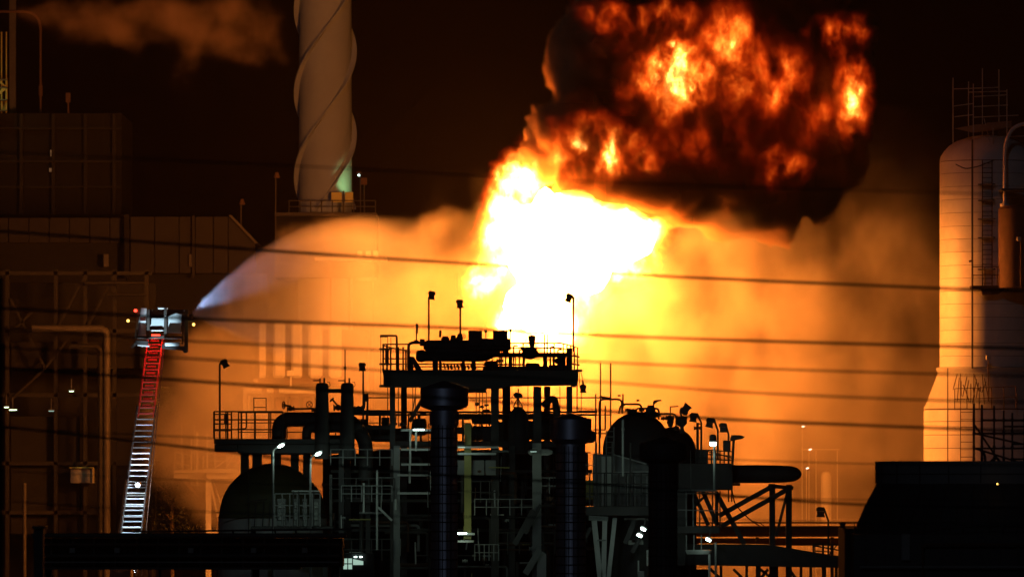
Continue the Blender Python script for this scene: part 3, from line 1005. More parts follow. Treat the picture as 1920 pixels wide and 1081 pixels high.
T = Thing("cabinet_walkway", "lit pale walkway with railings and cabinets in front of the dome tank", "walkway", 560, 985, 300)
Y = 300
T.block("deck", STEEL, 470, 986, 625, 992, Y, 2)
T.bar("support", STEEL, (475, gpy(Y), Y + 1), (475, 992, Y + 1), 9)
T.bar("support", STEEL, (610, gpy(Y), Y + 1), (610, 992, Y + 1), 9)
for x0, x1 in ((519, 536), (550, 562), (566, 576), (583, 599)):
    T.block("cabinet", GREY, x0, 934, x1, 985, Y + .8, .6)
    T.block("cabinet_door", PALE, x0 + 2, 940, x1 - 2, 952, Y + .72, .08)
    T.block("cabinet_door", PALE, x0 + 2, 960, x1 - 2, 974, Y + .72, .08)
T.railing(GREY, [(515, 986, Y - .2), (600, 986, Y - .2)], 61, 7, (0, .36, .68), 2.4)
T.tube("roof_rail", PALE, [(547, 920, Y - .2), (600, 920, Y - .2)], 2.4, seg=6)
for x in (550, 560, 582, 588):
    T.tube("roof_post", STEEL, [(x, 986, Y - .3), (x, 920, Y - .3)], 2.2, seg=6)

# ================================================================== LOWER LEFT PLATFORM AND TWIN VESSELS
Y = 300
T = Thing("lower_platform", "black steel platform with open railings left of the twin vessels", "platform", 520, 850, Y)
T.block("deck", STEEL, 401, 822, 655, 832, Y, 5)
T.block("edge_beam", STEEL, 402, 832.5, 445, 846, Y + .2, 4)
T.block("edge_beam", STEEL, 446, 832.5, 655, 849, Y + .25, 4)
T.railing(STEEL, [(401, 822, Y + .1), (530, 822, Y + .1)], 51, 6, (0, .3, .66), 2.6)
T.railing(STEEL, [(402, 822, Y + .2), (434, 822, Y + 3), (434, 822, Y + 4.5)], 51, 4, (.1, .45, .7), 2.2)
T.railing(STEEL, [(447, 822, Y + 4.6), (720, 822, Y + 4.6)], 50, 10, (.02, .4, .75), 2.0)
T.tube("rail_loop", STEEL, [(447, 772, Y), (462, 772, Y), (462, 803, Y), (445, 804, Y)], 2.2, seg=6, arc=5)
T.block("control_box", STEEL, 420, 776, 428, 794, Y - .2, .3)
T.tube("cage_bar", STEEL, [(476, 772, Y + 1), (476, 746, Y + 1), (499, 746, Y + 1), (499, 772, Y + 1)], 1.6, seg=6)
T.tube("cage_bar", STEEL, [(476, 763, Y + 1), (499, 763, Y + 1)], 1.6, seg=6)
T.bar("leg", STEEL, (652, gpy(Y), Y + 3), (652, 846, Y + 3), 11)

for i, (x, lab) in enumerate(((604, "left one of the twin dark vessels joined by a short pipe"), (651, "right one of the twin dark vessels, with a thin antenna on its cap"))):
    V = Thing("twin_vessel", lab, "vessel", x, 850, Y, "twin vessels")
    V.lathe("shell", STEEL, x, [(860, 14), (800, 14), (790, 13), (744, 12), (738, 11)], seg=24)
    V.lathe("cap", STEEL, x, [(738.5, 11.5), (736, 12.2), (724, 12.2), (719, 10.5), (717, 6)], seg=24)
    V.tube("stem", STEEL, [(x - 4, 718), (x - 4, 709)], 2.4)
    V.tube("stem", STEEL, [(x + 4, 718), (x + 4, 708)], 3)
    V.tube("handle", STEEL, [(x - 17, 713), (x - 4, 713)], 2)
    V.tube("bail", STEEL, [(x + 10, 727), (x + 15, 722), (x + 14, 716), (x + 9, 716)], 1, seg=5)
    if i:
        V.tube("antenna", STEEL, [(x - 4, 715), (x - 4, 655)], 2, seg=6)
        V.tube("antenna_joint", STEEL, [(x - 4, 692), (x - 4, 686)], 4)
T = Thing("header_pipe", "fat black arching pipe sweeping over the lower platform behind the twin vessels", "pipe", 590, 822, Y)
T.tube("link_pipe", STEEL, [(614, 732, Y), (641, 732, Y)], 8, seg=12)
T.tube("arch", STEEL, [(523, 830, Y + 1.5), (523, 786, Y + 1.5), (625, 786, Y + 1.5), (655, 786, Y + 1.5), (686, 822, Y + 1.5), (686, 900, Y + 1.5)], 27, arc=48, seg=20)
T.tube("inner_pipe", STEEL, [(575, 830, Y + 1), (575, 800, Y + 1), (680, 800, Y + 1)], 18, arc=16, seg=14)
for x, y, s in ((545, 762, 7), (590, 765, 6), (634, 760, 9), (672, 762, 8), (617, 778, 9)):
    T.hlathe("valve_body", STEEL, (x - s, y + 4, Y + 1.2), (x + s, y + 3, Y + 1.2), [(0, s * .7), (.15, s * .7), (.2, s * .4), (.5, s * .75), (.8, s * .4), (.85, s * .7), (1, s * .7)], seg=12)
T.wheel("valve_wheel", STEEL, (532, 759, Y + 1), 6.5, 2.2, (1, .5, 0))
T.wheel("valve_wheel", STEEL, (580, 758, Y + .8), 6, 1.6, (.3, 1, 0))
T.tube("valve_stem", STEEL, [(532, 759, Y + 1), (546, 761, Y + 1)], 3)
T.tube("valve_stem", STEEL, [(623, 748, Y + .8), (640, 768, Y + .9)], 3)
T.wheel("valve_wheel", STEEL, (622, 749, Y + .8), 5, 1.8, (.8, .3, -.8))
T.tube("thin_pipe", STEEL, [(550, 766, Y + .9), (600, 765, Y + .9)], 3)
T.tube("thin_pipe", STEEL, [(655, 765, Y + .9), (683, 765, Y + .9), (683, 740, Y + .9)], 4, arc=4)
T.block("instrument", STEEL, 682, 737, 691, 752, Y + 1, .3)
T.tube("stanchion", STEEL, [(689, 790, Y + 1), (689, 738, Y + 1)], 3.2)

# ================================================================== UPPER DECK
Y = 300
T = Thing("upper_deck", "high black steel deck on columns in front of the fire, crowded with equipment", "platform", 900, 826, Y)
T.prism("deck_girder", STEEL, [(717, 694), (1085, 694), (1083, 722), (950, 724), (940, 728), (800, 728), (785, 726), (722, 726)], Y - .2, .4)
T.block("deck_plate", STEEL, 719, 693, 1083, 697, Y + .22, 6)
T.block("rear_girder", STEEL, 722, 697.5, 1080, 722, Y + 6, .4)
T.block("side_girder", STEEL, 719, 697.5, 728, 722, Y + .25, 5.7)
T.block("side_girder", STEEL, 1072, 697.5, 1082, 722, Y + .25, 5.7)
T.block("stair_ledge", STEEL, 711, 721, 735, 725.5, Y - .6, .35)
for x, w, d in ((736, 10, .3), (757.5, 11, 5.8), (928, 15, .3), (949.5, 15, 5.8), (1007.5, 15, .3), (1026, 12, 5.8), (1067.5, 11, .3)):
    T.bar("column", STEEL, (x, gpy(Y + d), Y + d), (x, 724, Y + d), w)
T.bar("corner_column", STEEL, (1067.5, 693, Y + .3), (1067.5, 652, Y + .3), 11)
# railing and davit, left end
for x, y0 in ((714, 632), (727, 632), (733, 632)):
    T.tube("cage_bar", STEEL, [(x, 722, Y - .5), (x, y0, Y - .5)], 1.2, seg=5)
T.tube("davit", STEEL, [(744, 694), (744, 629), (713, 629)], 3.4, arc=3)
T.block("davit_plate", STEEL, 712, 628, 727, 632, Y - .2, .3)
for x, y0 in ((718.5, 645), (725.5, 645), (732.5, 650), (747, 650), (756, 650), (761, 655)):
    T.tube("post", STEEL, [(x, 694), (x, y0)], 3, seg=6)
for y, x1 in ((645, 766), (672, 764), (682, 764)):
    T.tube("rail", STEEL, [(717, y), (x1, y)], 2.2, seg=6)
T.tube("rail", STEEL, [(718, 647), (735, 652), (764, 657)], 2.2, seg=6)
for y in (654, 682):
    T.tube("bracket_bar", STEEL, [(711, y, Y - .3), (735, y, Y - .3)], 3.2)
T.block("junction_box", STEEL, 722, 654, 729, 682, Y - .1, .2)
# right end railing
T.tube("rail", STEEL, [(905, 643, Y + 5.5), (1052, 643, Y + 5.5), (1066, 646, Y + 4), (1084, 652, Y + .2)], 2.2, seg=6)
T.tube("rail", STEEL, [(958, 652, Y + 5.5), (1052, 652, Y + 5.5), (1066, 656, Y + 4), (1084, 669, Y + .2)], 2.0, seg=6)
for x, yt, d in ((1039, 643, 5.5), (1056, 644, 5.2), (1063, 646, 4.4), (1070, 648, 3), (1077, 650, 1.5), (1083, 651, .2), (981, 643, 5.5), (940, 643, 5.5)):
    T.tube("post", STEEL, [(x, 694, Y + d), (x, yt, Y + d)], 2.4, seg=6)
for y in (669, 684):
    T.tube("bracket_bar", STEEL, [(1070, y - 3, Y - .2), (1087, y, Y - .2)], 3)
for x in (1021, 1026):
    T.tube("vent_pipe", STEEL, [(x, 668, Y + 1), (x, 627, Y + 1)], 2.4)
T.block("side_bracket", STEEL, 1073, 692, 1092, 696, Y - .3, .4)
for a, b in (((1086, 696), (1086, 722)), ((1089, 696), (1095, 720)), ((1083, 696), (1083, 724))):
    T.tube("hanger_cable", STEEL, [(*a, Y - .1), (*b, Y - .1)], 1.4, seg=5)
T.tube("edge_post", STEEL, [(1082, 770, Y - .1), (1082, 690, Y - .1)], 2, seg=6)
# frame under the beams of the deck: small braces and lines between the columns
for y in (745, 772, 777):
    T.tube("cross_line", STEEL, [(690, y, Y + 5), (1120, y, Y + 5)], 2.2 if y < 770 else 3.4, seg=6)
for x in (727, 747, 774, 779, 893, 899, 905, 912, 990, 1050, 1090):
    T.tube("hanger_line", STEEL, [(x, 800, Y + 3), (x, 724, Y + 3)], 1.5, seg=5)
T.block("hopper_ledge", STEEL, 855, 724.5, 912, 734, Y + .5, 4)
T.bar("knee_brace", STEEL, (795, 742, Y + 1), (768, 790, Y + 1), 7, .2)
T.tube("small_valve_line", STEEL, [(770, 790, Y + 1), (778, 745, Y + 1)], 2, seg=6)
T.tube("elbow_pipe", STEEL, [(1017, 760, Y + 2), (1040, 742, Y + 2), (1047, 800, Y + 2)], 13, arc=22, seg=12)

T = Thing("heat_exchanger", "two stacked horizontal black heat exchangers on the left half of the top deck", "heat exchanger", 850, 694, Y)
T.hlathe("lower_drum", STEEL, (780, 667, Y + 1.5), (925, 667, Y + 1.5), [(0, 6), (.02, 10.5), (.07, 11.5), (.09, 11.5), (.1, 10.5), (.86, 10.5), (.94, 8), (1, 3)], seg=28)
T.hlathe("upper_drum", STEEL, (794, 648, Y + 1.5), (957, 648, Y + 1.5), [(0, 5), (.03, 10.5), (.97, 10.5), (1, 7)], seg=28)
T.block("web", STEEL, 800, 652, 928, 664, Y + 1.3, .4)
T.block("header_box", STEEL, 878, 619, 904, 648, Y + 1, .8)
T.block("header_box", STEEL, 924, 619, 952, 648, Y + 1, .8)
T.block("header_base", STEEL, 878, 634, 958, 655, Y + 1.1, .8)
T.block("header_foot", STEEL, 902, 656, 938, 664, Y + 1.2, .5)
for x, y in ((911, 621), (957, 619)):
    T.lathe("gauge", STEEL, x, [(y + 3, .6), (y + 2, 2.4), (y, 3.2), (y - 2, 2.4), (y - 3, .6)], Y + 1.2, seg=10)
    T.tube("gauge_stem", STEEL, [(x, y + 2, Y + 1.2), (x, 640, Y + 1.2)], 1.6)
for x0, x1 in ((764, 775), (811, 821), (823, 828), (866, 872), (884, 892)):
    T.block("saddle", STEEL, x0, 668, x1, 693.5, Y + 1.2, .6)
T.prism("gusset", STEEL, [(768, 668), (776, 668), (792, 694), (780, 694)], Y + 1, .3)
T.tube("gooseneck", STEEL, [(766, 693, Y + 1), (766, 642, Y + 1), (792, 642, Y + 1)], 5.5, arc=9, seg=12)
T.block("flange", STEEL, 787, 635, 796, 648, Y + .9, .7)
for x, y0, y1, r in ((835, 640, 630, 8), (850, 640, 628, 6), (862, 640, 625, 6), (780, 640, 637, 5)):
    T.lathe("nozzle_neck", STEEL, x, [(y0, r), ((y0 + y1) / 2, r), (y1, r * .6)], Y + 1.5, seg=12)
T.tube("relief_pipe", STEEL, [(825, 632, Y + 1.4), (826, 619, Y + 1.4)], 4)
T.tube("antenna", STEEL, [(781, 640, Y + 1), (781, 606, Y + 1)], 2, seg=6)
T.tube("antenna_joint", STEEL, [(781.5, 625, Y + 1), (782, 607, Y + 1)], 4, seg=6)
T.tube("antenna", STEEL, [(862, 640, Y + 1), (862, 620, Y + 1)], 1.6, seg=6)
T.wheel("valve_wheel", STEEL, (869, 630, Y + 1.2), 4, 1.2)
for k in range(10):
    x = 832 + k * 6.4
    T.tube("tube_line", STEEL, [(x, 680 + (k * 7) % 5, Y + .8), (x + 3, 692, Y + .8)], 2.4 + k % 3, seg=6)
for y in (682, 687):
    T.tube("drain_line", STEEL, [(760, y, Y + 4), (905, y, Y + 4)], 2, seg=6)

T = Thing("deck_manifold", "thick pipe manifold with legs across the right half of the top deck", "pipe manifold", 1010, 694, Y)
T.tube("header", STEEL, [(905, 665, Y + 2), (1066, 665, Y + 2)], 9, seg=16)
for x, w in ((957, 7), (982, 5), (1022, 8)):
    T.bar("leg", STEEL, (x, 693.5, Y + 2), (x, 664, Y + 2), w)
for x in (923, 937, 967, 1037, 1055):
    T.tube("drop_line", STEEL, [(x, 693.5, Y + 2.2), (x, 665, Y + 2.2)], 2, seg=6)
T.tube("low_rail", STEEL, [(905, 683, Y + 2.4), (980, 683, Y + 2.4)], 3, seg=6)
T.tube("low_rail", STEEL, [(1029, 685, Y + 2.4), (1066, 685, Y + 2.4)], 2, seg=6)
T.hlathe("valve_body", STEEL, (930, 676, Y + 2), (944, 676, Y + 2), [(0, 4), (.2, 2), (.5, 5), (.8, 2), (1, 4)], seg=10)
for k in range(4):
    T.tube("bracket", STEEL, [(905 + k * 12, 664, Y + 1.7), (918 + k * 12, 653 - k * 2, Y + 1.7)], 2, seg=6)
T.tube("side_arm", STEEL, [(1000, 655, Y + 2), (975, 651, Y + 2)], 3.6)
for x0, x1, y, r in ((908, 934, 682, 6), (942, 954, 660, 5), (1040, 1058, 676, 5), (985, 1012, 684, 4)):
    T.hlathe("small_drum", STEEL, (x0, y, Y + 2.6), (x1, y, Y + 2.6), [(0, r * .5), (.15, r), (.85, r), (1, r * .5)], seg=14)
for x, yt in ((912, 650), (948, 655), (963, 648), (974, 655), (1032, 650), (1046, 655)):
    T.tube("riser", STEEL, [(x, 693, Y + 2.8), (x, yt, Y + 2.8), (x + 8, yt, Y + 2.8)], 2.6, arc=3, seg=6)
T.block("panel_box", STEEL, 1046, 668, 1061, 693, Y + 2.4, .4)
T.block("cable_tray", STEEL, 905, 686, 1062, 693.4, Y + 3.4, .5)
T = Thing("relief_valve", "squat relief valve with tall knobbed bonnet standing on the top deck's pipe manifold", "valve", 997, 661, Y)
T.lathe("body", STEEL, 994, [(674, 2), (671, 9), (668, 18), (664, 19), (659, 15), (653, 13), (650, 8)], Y + 2, seg=20)
T.lathe("bonnet", STEEL, 997.5, [(650.2, 4.4), (644, 5.6), (637, 6.6), (632, 7.2), (629, 6), (628, 3)], Y + 2, seg=18)
T.tube("outlet", STEEL, [(990, 652, Y + 2), (978, 656, Y + 2)], 5, seg=10)

# ------------------------------------------------------------------ the floors beneath
T = Thing("process_floor", "dark middle floor of beams, pipes and railings under the upper deck", "platform", 880, 1081, Y)
for x0, x1, y0, y1, d in ((600, 735, 797, 805, 2), (735, 1090, 826, 838, 1.5), (640, 1000, 806, 813, 5), (655, 735, 768, 778, 2), (840, 1000, 775, 786, 6), (620, 1110, 880, 886, 3), (620, 1110, 935, 941, 3), (620, 1110, 990, 996, 3), (600, 740, 815, 823, 3)):
    T.block("beam", STEEL, x0, y0, x1, y1, Y + d, .4)
for x, m, w, y0, d in ((877, YELLOW, 13, 792, -.6), (1006.5, GREY, 17, 830, -.5), (744, GREY, 12, 835, -.4), (640, STEEL, 10, 835, 1), (690, STEEL, 9, 835, 2), (960, STEEL, 12, 835, 1), (830, STEEL, 12, 800, 3)):
    T.bar("column", m, (x, 1010 if m is YELLOW else gpy(Y + d), Y + d), (x, y0, Y + d), w)
for x0, x1, y, r, d in ((636, 700, 806, 11, 4), (690, 772, 815, 13, 5), (772, 800, 800, 16, 4.4), (872, 934, 812, 14, 5), (978, 1062, 806, 18, 4.6), (1040, 1118, 818, 12, 3.4), (884, 925, 786, 9, 4.2), (1000, 1050, 782, 8, 5.4)):
    T.hlathe("drum", STEEL, (x0, y, Y + d), (x1, y, Y + d), [(0, r * .4), (.05, r * .85), (.12, r), (.88, r), (.95, r * .85), (1, r * .4)], seg=20)
    T.tube("drum_nozzle", STEEL, [((x0 + x1) / 2, y, Y + d), ((x0 + x1) / 2, y - r - 8, Y + d), ((x0 + x1) / 2 + 14, y - r - 8, Y + d)], 4, arc=5)
for x0, y0, x1, y1 in ((655, 785, 690, 798), (715, 782, 730, 797), (905, 800, 922, 826), (1078, 790, 1100, 826), (935, 790, 945, 826), (846, 800, 868, 812)):
    T.block("cable_tray", STEEL, x0, y0, x1, y1, Y + 3.2, .4)
T.block("column_foot", YELLOW, 869, 985, 884, 1011, Y - .7, .5)
for y, x0, x1 in ((806, 752, 808), (842, 752, 806), (870, 752, 806), (890, 745, 806), (924, 745, 806)):
    T.bar("pale_beam", PALE, (x0, y, Y - .5), (x1, y, Y - .5), 4, .15)
for x, y0, y1 in ((769, 806, 870), (780, 806, 845), (707, 880, 1030), (682, 905, 960), (742, 935, 955), (768, 870, 905)):
    T.tube("pale_pipe", PALE, [(x, y1, Y - .7), (x, y0, Y - .7)], 3.4, seg=8)
T.bar("pale_brace", PALE, (709, 950, Y - .7), (735, 975, Y - .7), 4, .1)
for y, x0, x1 in ((838, 852, 935), (850, 852, 930), (1000, 852, 890), (1014, 853, 888)):
    T.bar("pale_beam", PALE, (x0, y, Y - .9), (x1, y, Y - .9), 4, .2)
T.hlathe("tank_end", PALE, (990, 847, Y - .5), (1036, 847, Y - .5), [(0, 2), (.1, 6), (.8, 6.5), (1, 3)], seg=16)
for x0, x1 in ((855, 884), (886, 908), (910, 930)):
    T.block("mesh_panel", GREY, x0, 862, x1, 890, Y - .2, .1)
for a, b, w in (((1000, 955), (965, 1020), 10), ((1014, 945), (985, 1000), 6), ((1012, 1030), (985, 1075), 12)):
    T.bar("chute", STEEL if w != 12 else GREY, (*a, Y - 1), (*b, Y - 1), w, .5)
T.prism("pale_plate", PALE, [(1012, 1030), (1024, 1038), (1024, 1110), (1006, 1110), (1007, 1055)], Y - .8, .2)
rng = random.Random(11)
for k in range(46):
    x0 = rng.uniform(620, 1060); y0 = rng.uniform(842, 1065)
    ln = rng.uniform(30, 130)
    m = rng.choice((STEEL, STEEL, RUST, GREY, STEEL))
    d = rng.uniform(.6, 4)
    if rng.random() < .5:
        T.tube("pipe", m, [(x0, y0, Y + d), (min(x0 + ln, 1100), y0, Y + d), (min(x0 + ln, 1100), y0 + rng.uniform(15, 60), Y + d)], rng.uniform(2.5, 8), arc=6, seg=8)
    else:
        T.tube("pipe", m, [(x0, y0, Y + d), (x0, min(1100, y0 + ln), Y + d)], rng.uniform(2.5, 8), seg=8)
for x0, x1, y in ((850, 935, 912), (620, 740, 906), (930, 1040, 1008), (640, 735, 1020)):
    T.railing(STEEL, [(x0, y + 30, Y - .6), (x1, y + 30, Y - .6)], 40, 6, (0, .5), 2.0)
for k in range(54):
    x0 = rng.uniform(615, 1090); y0 = rng.uniform(842, 1075)
    m = rng.choice((PALE, GREY, GREY, YELLOW, RUST))
    d = rng.uniform(-.7, .5)
    t = rng.uniform(1.4, 4.2)
    ln = rng.uniform(10, 48)
    if rng.random() < .6:
        T.tube('small_pipe', m, [(x0, y0, Y + d), (x0 + ln, y0 + rng.uniform(-1, 1), Y + d)], t, seg=6)
    else:
        T.tube('small_pipe', m, [(x0, y0, Y + d), (x0 + rng.uniform(-2, 2), y0 + ln, Y + d)], t, seg=6)
for k in range(16):
    x0 = rng.uniform(620, 1080); y0 = rng.uniform(850, 1060); q = rng.uniform(3, 7)
    T.hlathe('valve_body', rng.choice((GREY, RUST, STEEL)), (x0 - q, y0, Y - .6), (x0 + q, y0, Y - .6), [(0, q * .8), (.2, q * .4), (.5, q * .8), (.8, q * .4), (1, q * .8)], seg=10)
for x0, x1, y in ((620, 735, 872), (640, 735, 940), (890, 1000, 965), (1015, 1090, 925), (890, 935, 1050)):
    T.railing(GREY, [(x0, y, Y - .8), (x1, y, Y - .8)], 30, 6, (0, .5), 1.8)
for x, y, wt in ((660, 862, 30), (700, 925, 18), (910, 930, 26), (960, 1000, 18), (1045, 905, 26), (650, 1000, 14), (885, 1062, 14)):
    T.light((x, y, Y - 2.2), MERC, wt, .1)
for k in range(14):
    x = 660 + k * 26
    T.tube("clutter_line", STEEL, [(x, 826, Y + 3.5), (x + rng.uniform(-6, 6), 778, Y + 3.5)], 1.8 + k % 3, seg=6)
for x, y, s in ((772, 776, 6), (895, 757, 5), (903, 762, 4), (912, 759, 4), (755, 795, 6), (878, 800, 7)):
    T.hlathe("valve_body", STEEL, (x - s, y, Y + 1), (x + s, y, Y + 1), [(0, s * .8), (.2, s * .4), (.5, s * .8), (.8, s * .4), (1, s * .8)], seg=10)
T.light((770, 828, Y - 2), MERC, 90, .1)
T.light((868, 978, Y - 2), (0.8, 1, .6), 90, .1)
T.light((870, 846, Y - 1.8), MERC, 60, .1)
T.light((1010, 864, Y - 2), (.75, 1, .7), 30, .1)
for i, (x, y, w) in enumerate(((785, 805, 10), (866, 999, 9), (1000, 846, 6), (865, 838, 7))):
    L = Thing("tube_lamp", ["lit tube lamp under the upper deck left of the first stack", "lit tube lamp right of the first stack near the bottom", "small lit tube lamp beside the pale column between the first two stacks", "dim tube lamp just right of the first stack, upper one"][i], "lamp", x, y, Y - 1.2, "lit tube lamps in the dark plant")
    L.hlathe("tube", COREWHITE if i < 2 else WINDOWGLOW, (x - w, y, Y - 1.2), (x + w, y, Y - 1.2), [(0, 1.2), (1, 1.2)], seg=8)
    L.block("shade", STEEL, x - w - 1, y - 4, x + w + 1, y - 1.6, Y - 1.4, .4)

for i, (x, y0, r, lab) in enumerate(((660, 850, 55, "broad dark vessel shape added to block the glow below the twin vessels"), (790, 838, 52, "broad dark vessel shape added to block the glow behind the first stack"), (905, 842, 62, "broad dark vessel shape added to block the glow between the first two stacks"), (1020, 836, 52, "broad dark vessel shape added to block the glow behind the second stack"), (722, 842, 30, "slim dark vessel shape added to block the glow just left of the first stack"), (963, 850, 22, "slim dark vessel shape added to block the glow below the vessel with the tripod actuator"), (1110, 900, 44, "broad dark vessel shape added to block the glow left of the grey panelled cabin"))):
    V = Thing("glow_blocker", lab, "vessel", x, 1081, Y + 10, "glow blockers in the dark plant")  # added opaque shapes that block the fire's glow behind the plant
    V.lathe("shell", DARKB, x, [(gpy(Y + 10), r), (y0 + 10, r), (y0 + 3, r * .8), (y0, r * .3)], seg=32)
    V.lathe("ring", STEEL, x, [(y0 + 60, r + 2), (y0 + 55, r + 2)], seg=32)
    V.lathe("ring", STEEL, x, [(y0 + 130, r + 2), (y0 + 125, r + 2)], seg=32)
V = Thing("filter_vessel", "dark vessel with a tripod actuator on top under the upper deck", "vessel", 972, 835, Y)
V.lathe("shell", STEEL, 972, [(850, 20), (790, 20), (775, 16), (766, 10)], Y + 1.5, seg=24)
V.lathe("neck", STEEL, 972, [(766.3, 9), (762, 9)], Y + 1.5, seg=16)
for dx in (-9, 0, 9):
    V.tube("tripod_leg", STEEL, [(971 + dx, 763, Y + 1.4 + abs(dx) * .02), (971, 745, Y + 1.5)], 2.2, seg=6)
V.hlathe("actuator", STEEL, (963, 739, Y + 1.5), (980, 742, Y + 1.5), [(0, 2), (.2, 5), (.7, 5), (1, 2)], seg=12)
V.tube("actuator_stem", STEEL, [(971, 746, Y + 1.5), (972, 728, Y + 1.5)], 2.4)
V.tube("air_line", STEEL, [(964, 738, Y + 1.4), (958, 745, Y + 1.4), (960, 755, Y + 1.4)], 1.2, arc=4, seg=5)

T = Thing("control_cabin", "small dark cabin with lit pale green window panes near the bottom left of centre", "cabin", 665, 1081, 297)
T.block("wall", DARKB, 638, 1036, 700, 1120, 297.3, 2)
for x0, x1, y0, y1 in ((644, 651, 1046, 1055), (653, 660, 1046, 1055), (644, 651, 1057, 1066), (653, 660, 1057, 1066)):
    T.block("pane", WINDOWGLOW, x0, y0, x1, y1, 297.2, .08, bevel=0)
T.prism("lit_board", WINDOWGLOW, [(662, 1047), (681, 1051), (681, 1058), (662, 1058)], 297.2, .06)
for x in (664, 674):
    T.block("pane", COREWHITE, x, 1042, x + 5, 1044, 297.2, .08, bevel=0)

# ================================================================== FOREGROUND STACKS WITH CAGED LADDERS
for i, (cxs, r, capr, y0, y1, y2, lab) in enumerate((
        (833, 25, 45, 713, 728, 763, "dark blue steel stack with wide cap at left, tallest of the three in front"),
        (1070, 28, 39, 774, 786, 826, "dark blue steel stack with wide cap, middle one of the three in front"),
        (1243, 27, 44, 818, 832, 862, "blackest stack with wide cap, right one of the three in front"))):
    Y = 235.0
    V = Thing("capped_stack", lab, "stack", cxs, 1081, Y, "capped stacks in front")
    m = BLACKST if i < 2 else STEEL
    V.lathe("shaft", m, cxs, [(gpy(Y), r), (y2 - 2, r)], Y, seg=48)
    V.lathe("cap", m, cxs, [(y2 + 6, r + 1), (y2, capr * .93), (y2 - 3, capr), (y1, capr), (y1 - 1.5, capr - 2), (y0 + 2, 8), (y0, 2)], Y, seg=48)
    if i == 0:
        V.lathe("collar", m, cxs, [(y2 + 34, r + 2.5), (y2 + 8, r + 3)], Y, seg=48)
    yy = y2 + 40
    k = 0
    while yy < 1110:
        V.lathe("seam_band", RUBBER, cxs, [(yy + 1.0, r + .9), (yy - 1.0, r + .9)], Y, seg=48)
        yy += 17.5 if i != 1 else 16
        k += 1
    for a in (-.42, -.12, .2, .5):
        x = cxs + math.sin(a) * (r + .8)
        V.tube("seam", RUBBER, [(x, 1110, Y - S(r + .8, Y) * math.cos(a)), (x, y2 + 10, Y - S(r + .8, Y) * math.cos(a))], 1.5, seg=5)
    if i < 2:
        V.tube("conduit", RUST, [(cxs - r - 4, 1110, Y), (cxs - r - 4, y2 + 30, Y)], 1.8, seg=6)

# ================================================================== RIGHT VESSELS, CABIN AND BOOM
Y = 303.0
T = Thing("big_vessel", "broad dark round topped vessel carrying pipes and valves, right of the second stack", "vessel", 1195, 900, Y)
T.lathe("shell", STEEL, 1195, [(gpy(Y), 65), (846, 65)] + [(846 - 74 * math.sin(math.radians(a)), 65 * math.cos(math.radians(a))) for a in range(6, 90, 7)] + [(771.6, 1)], seg=48)
T.lathe("manway", STEEL, 1185, [(776, 9), (768, 9), (766, 7)], Y - .4, seg=16)
for pts, t in (([(1124, 850), (1124, 748), (1166, 748), (1167, 775)], 3.2), ([(1160, 775), (1164, 757), (1203, 757), (1203, 778)], 3.2), ([(1192, 774), (1194, 765), (1216, 765)], 3),
               ([(1222, 765), (1235, 765), (1235, 786)], 3.2), ([(1237, 775), (1268, 775), (1268, 802)], 3), ([(1135, 805), (1135, 760)], 2.6), ([(1168, 765), (1168, 738)], 2.8)):
    T.tube("pipe", STEEL, [(x, y, Y - 1) for x, y in pts], t, arc=9, seg=8)
for x, y, s in ((1177, 768, 5), (1187, 769, 5), (1203, 768, 5), (1210, 776, 6), (1228, 777, 9), (1220, 771, 9), (1244, 784, 5), (1256, 783, 8), (1168, 758, 4), (1196, 750, 3), (1161, 741, 3), (1233, 777, 6)):
    T.hlathe("valve_body", STEEL, (x - s, y, Y - 1), (x + s, y, Y - 1), [(0, s * .75), (.2, s * .45), (.5, s * .8), (.8, s * .45), (1, s * .75)], seg=10)
T.block("actuator_box", STEEL, 1214, 759, 1227, 769, Y - 1.2, .4)
T.prism("actuator_neck", STEEL, [(1211, 776), (1232, 776), (1226, 767), (1216, 767)], Y - 1.1, .3)
T.tube("sprig", STEEL, [(1225, 765, Y - 1), (1226, 751, Y - 1), (1240, 750, Y - 1)], 2.4, arc=3)
T.tube("sprig", STEEL, [(1226, 756, Y - 1), (1234, 750, Y - 1)], 3)
T.tube("sprig", STEEL, [(1257, 783, Y - 1), (1257, 761, Y - 1)], 2.2)
T.tube("sprig", STEEL, [(1258, 762, Y - 1), (1272, 761, Y - 1)], 2)
T.lathe("stand", STEEL, 1257, [(800, 4), (790, 7), (783, 4)], Y - 1, seg=12)
T.tube("antenna", STEEL, [(1126, 820, Y - 1.5), (1126, 680, Y - 1.5)], 2.2, seg=6)
T.tube("antenna", STEEL, [(1145, 800, Y - 1.5), (1145, 680, Y - 1.5)], 2.4, seg=6)
T.tube("standpipe", STEEL, [(1117, 850, Y - 1.5), (1117, 738, Y - 1.5)], 2.6, seg=6)
for y, x0, x1, t in ((745, 1085, 1146, 2.4), (771, 1085, 1120, 3), (777, 1085, 1147, 2), (805, 1112, 1135, 2), (812, 1112, 1140, 2)):
    T.tube("cross_pipe", STEEL, [(x0, y, Y - 1.4), (x1, y, Y - 1.4)], t, seg=6)
T.tube("cross_pipe", STEEL, [(1124, 743, Y - 1.4), (1146, 747, Y - 1.4)], 4, seg=6)
T.tube("ladder_rail", GREY, [(1137, 890, Y - 2.5), (1137, 806, Y - 2.5)], 2.2, seg=6)
T.tube("ladder_rail", GREY, [(1151, 890, Y - 2.5), (1151, 800, Y - 2.5)], 2.2, seg=6)
for y in range(808, 890, 10):
    T.tube("ladder_rung", GREY, [(1137, y, Y - 2.5), (1151, y, Y - 2.5)], 1.5, seg=6)
T = Thing("second_vessel", "smaller round topped dark vessel just left of the floodlight row", "vessel", 1262, 900, Y)
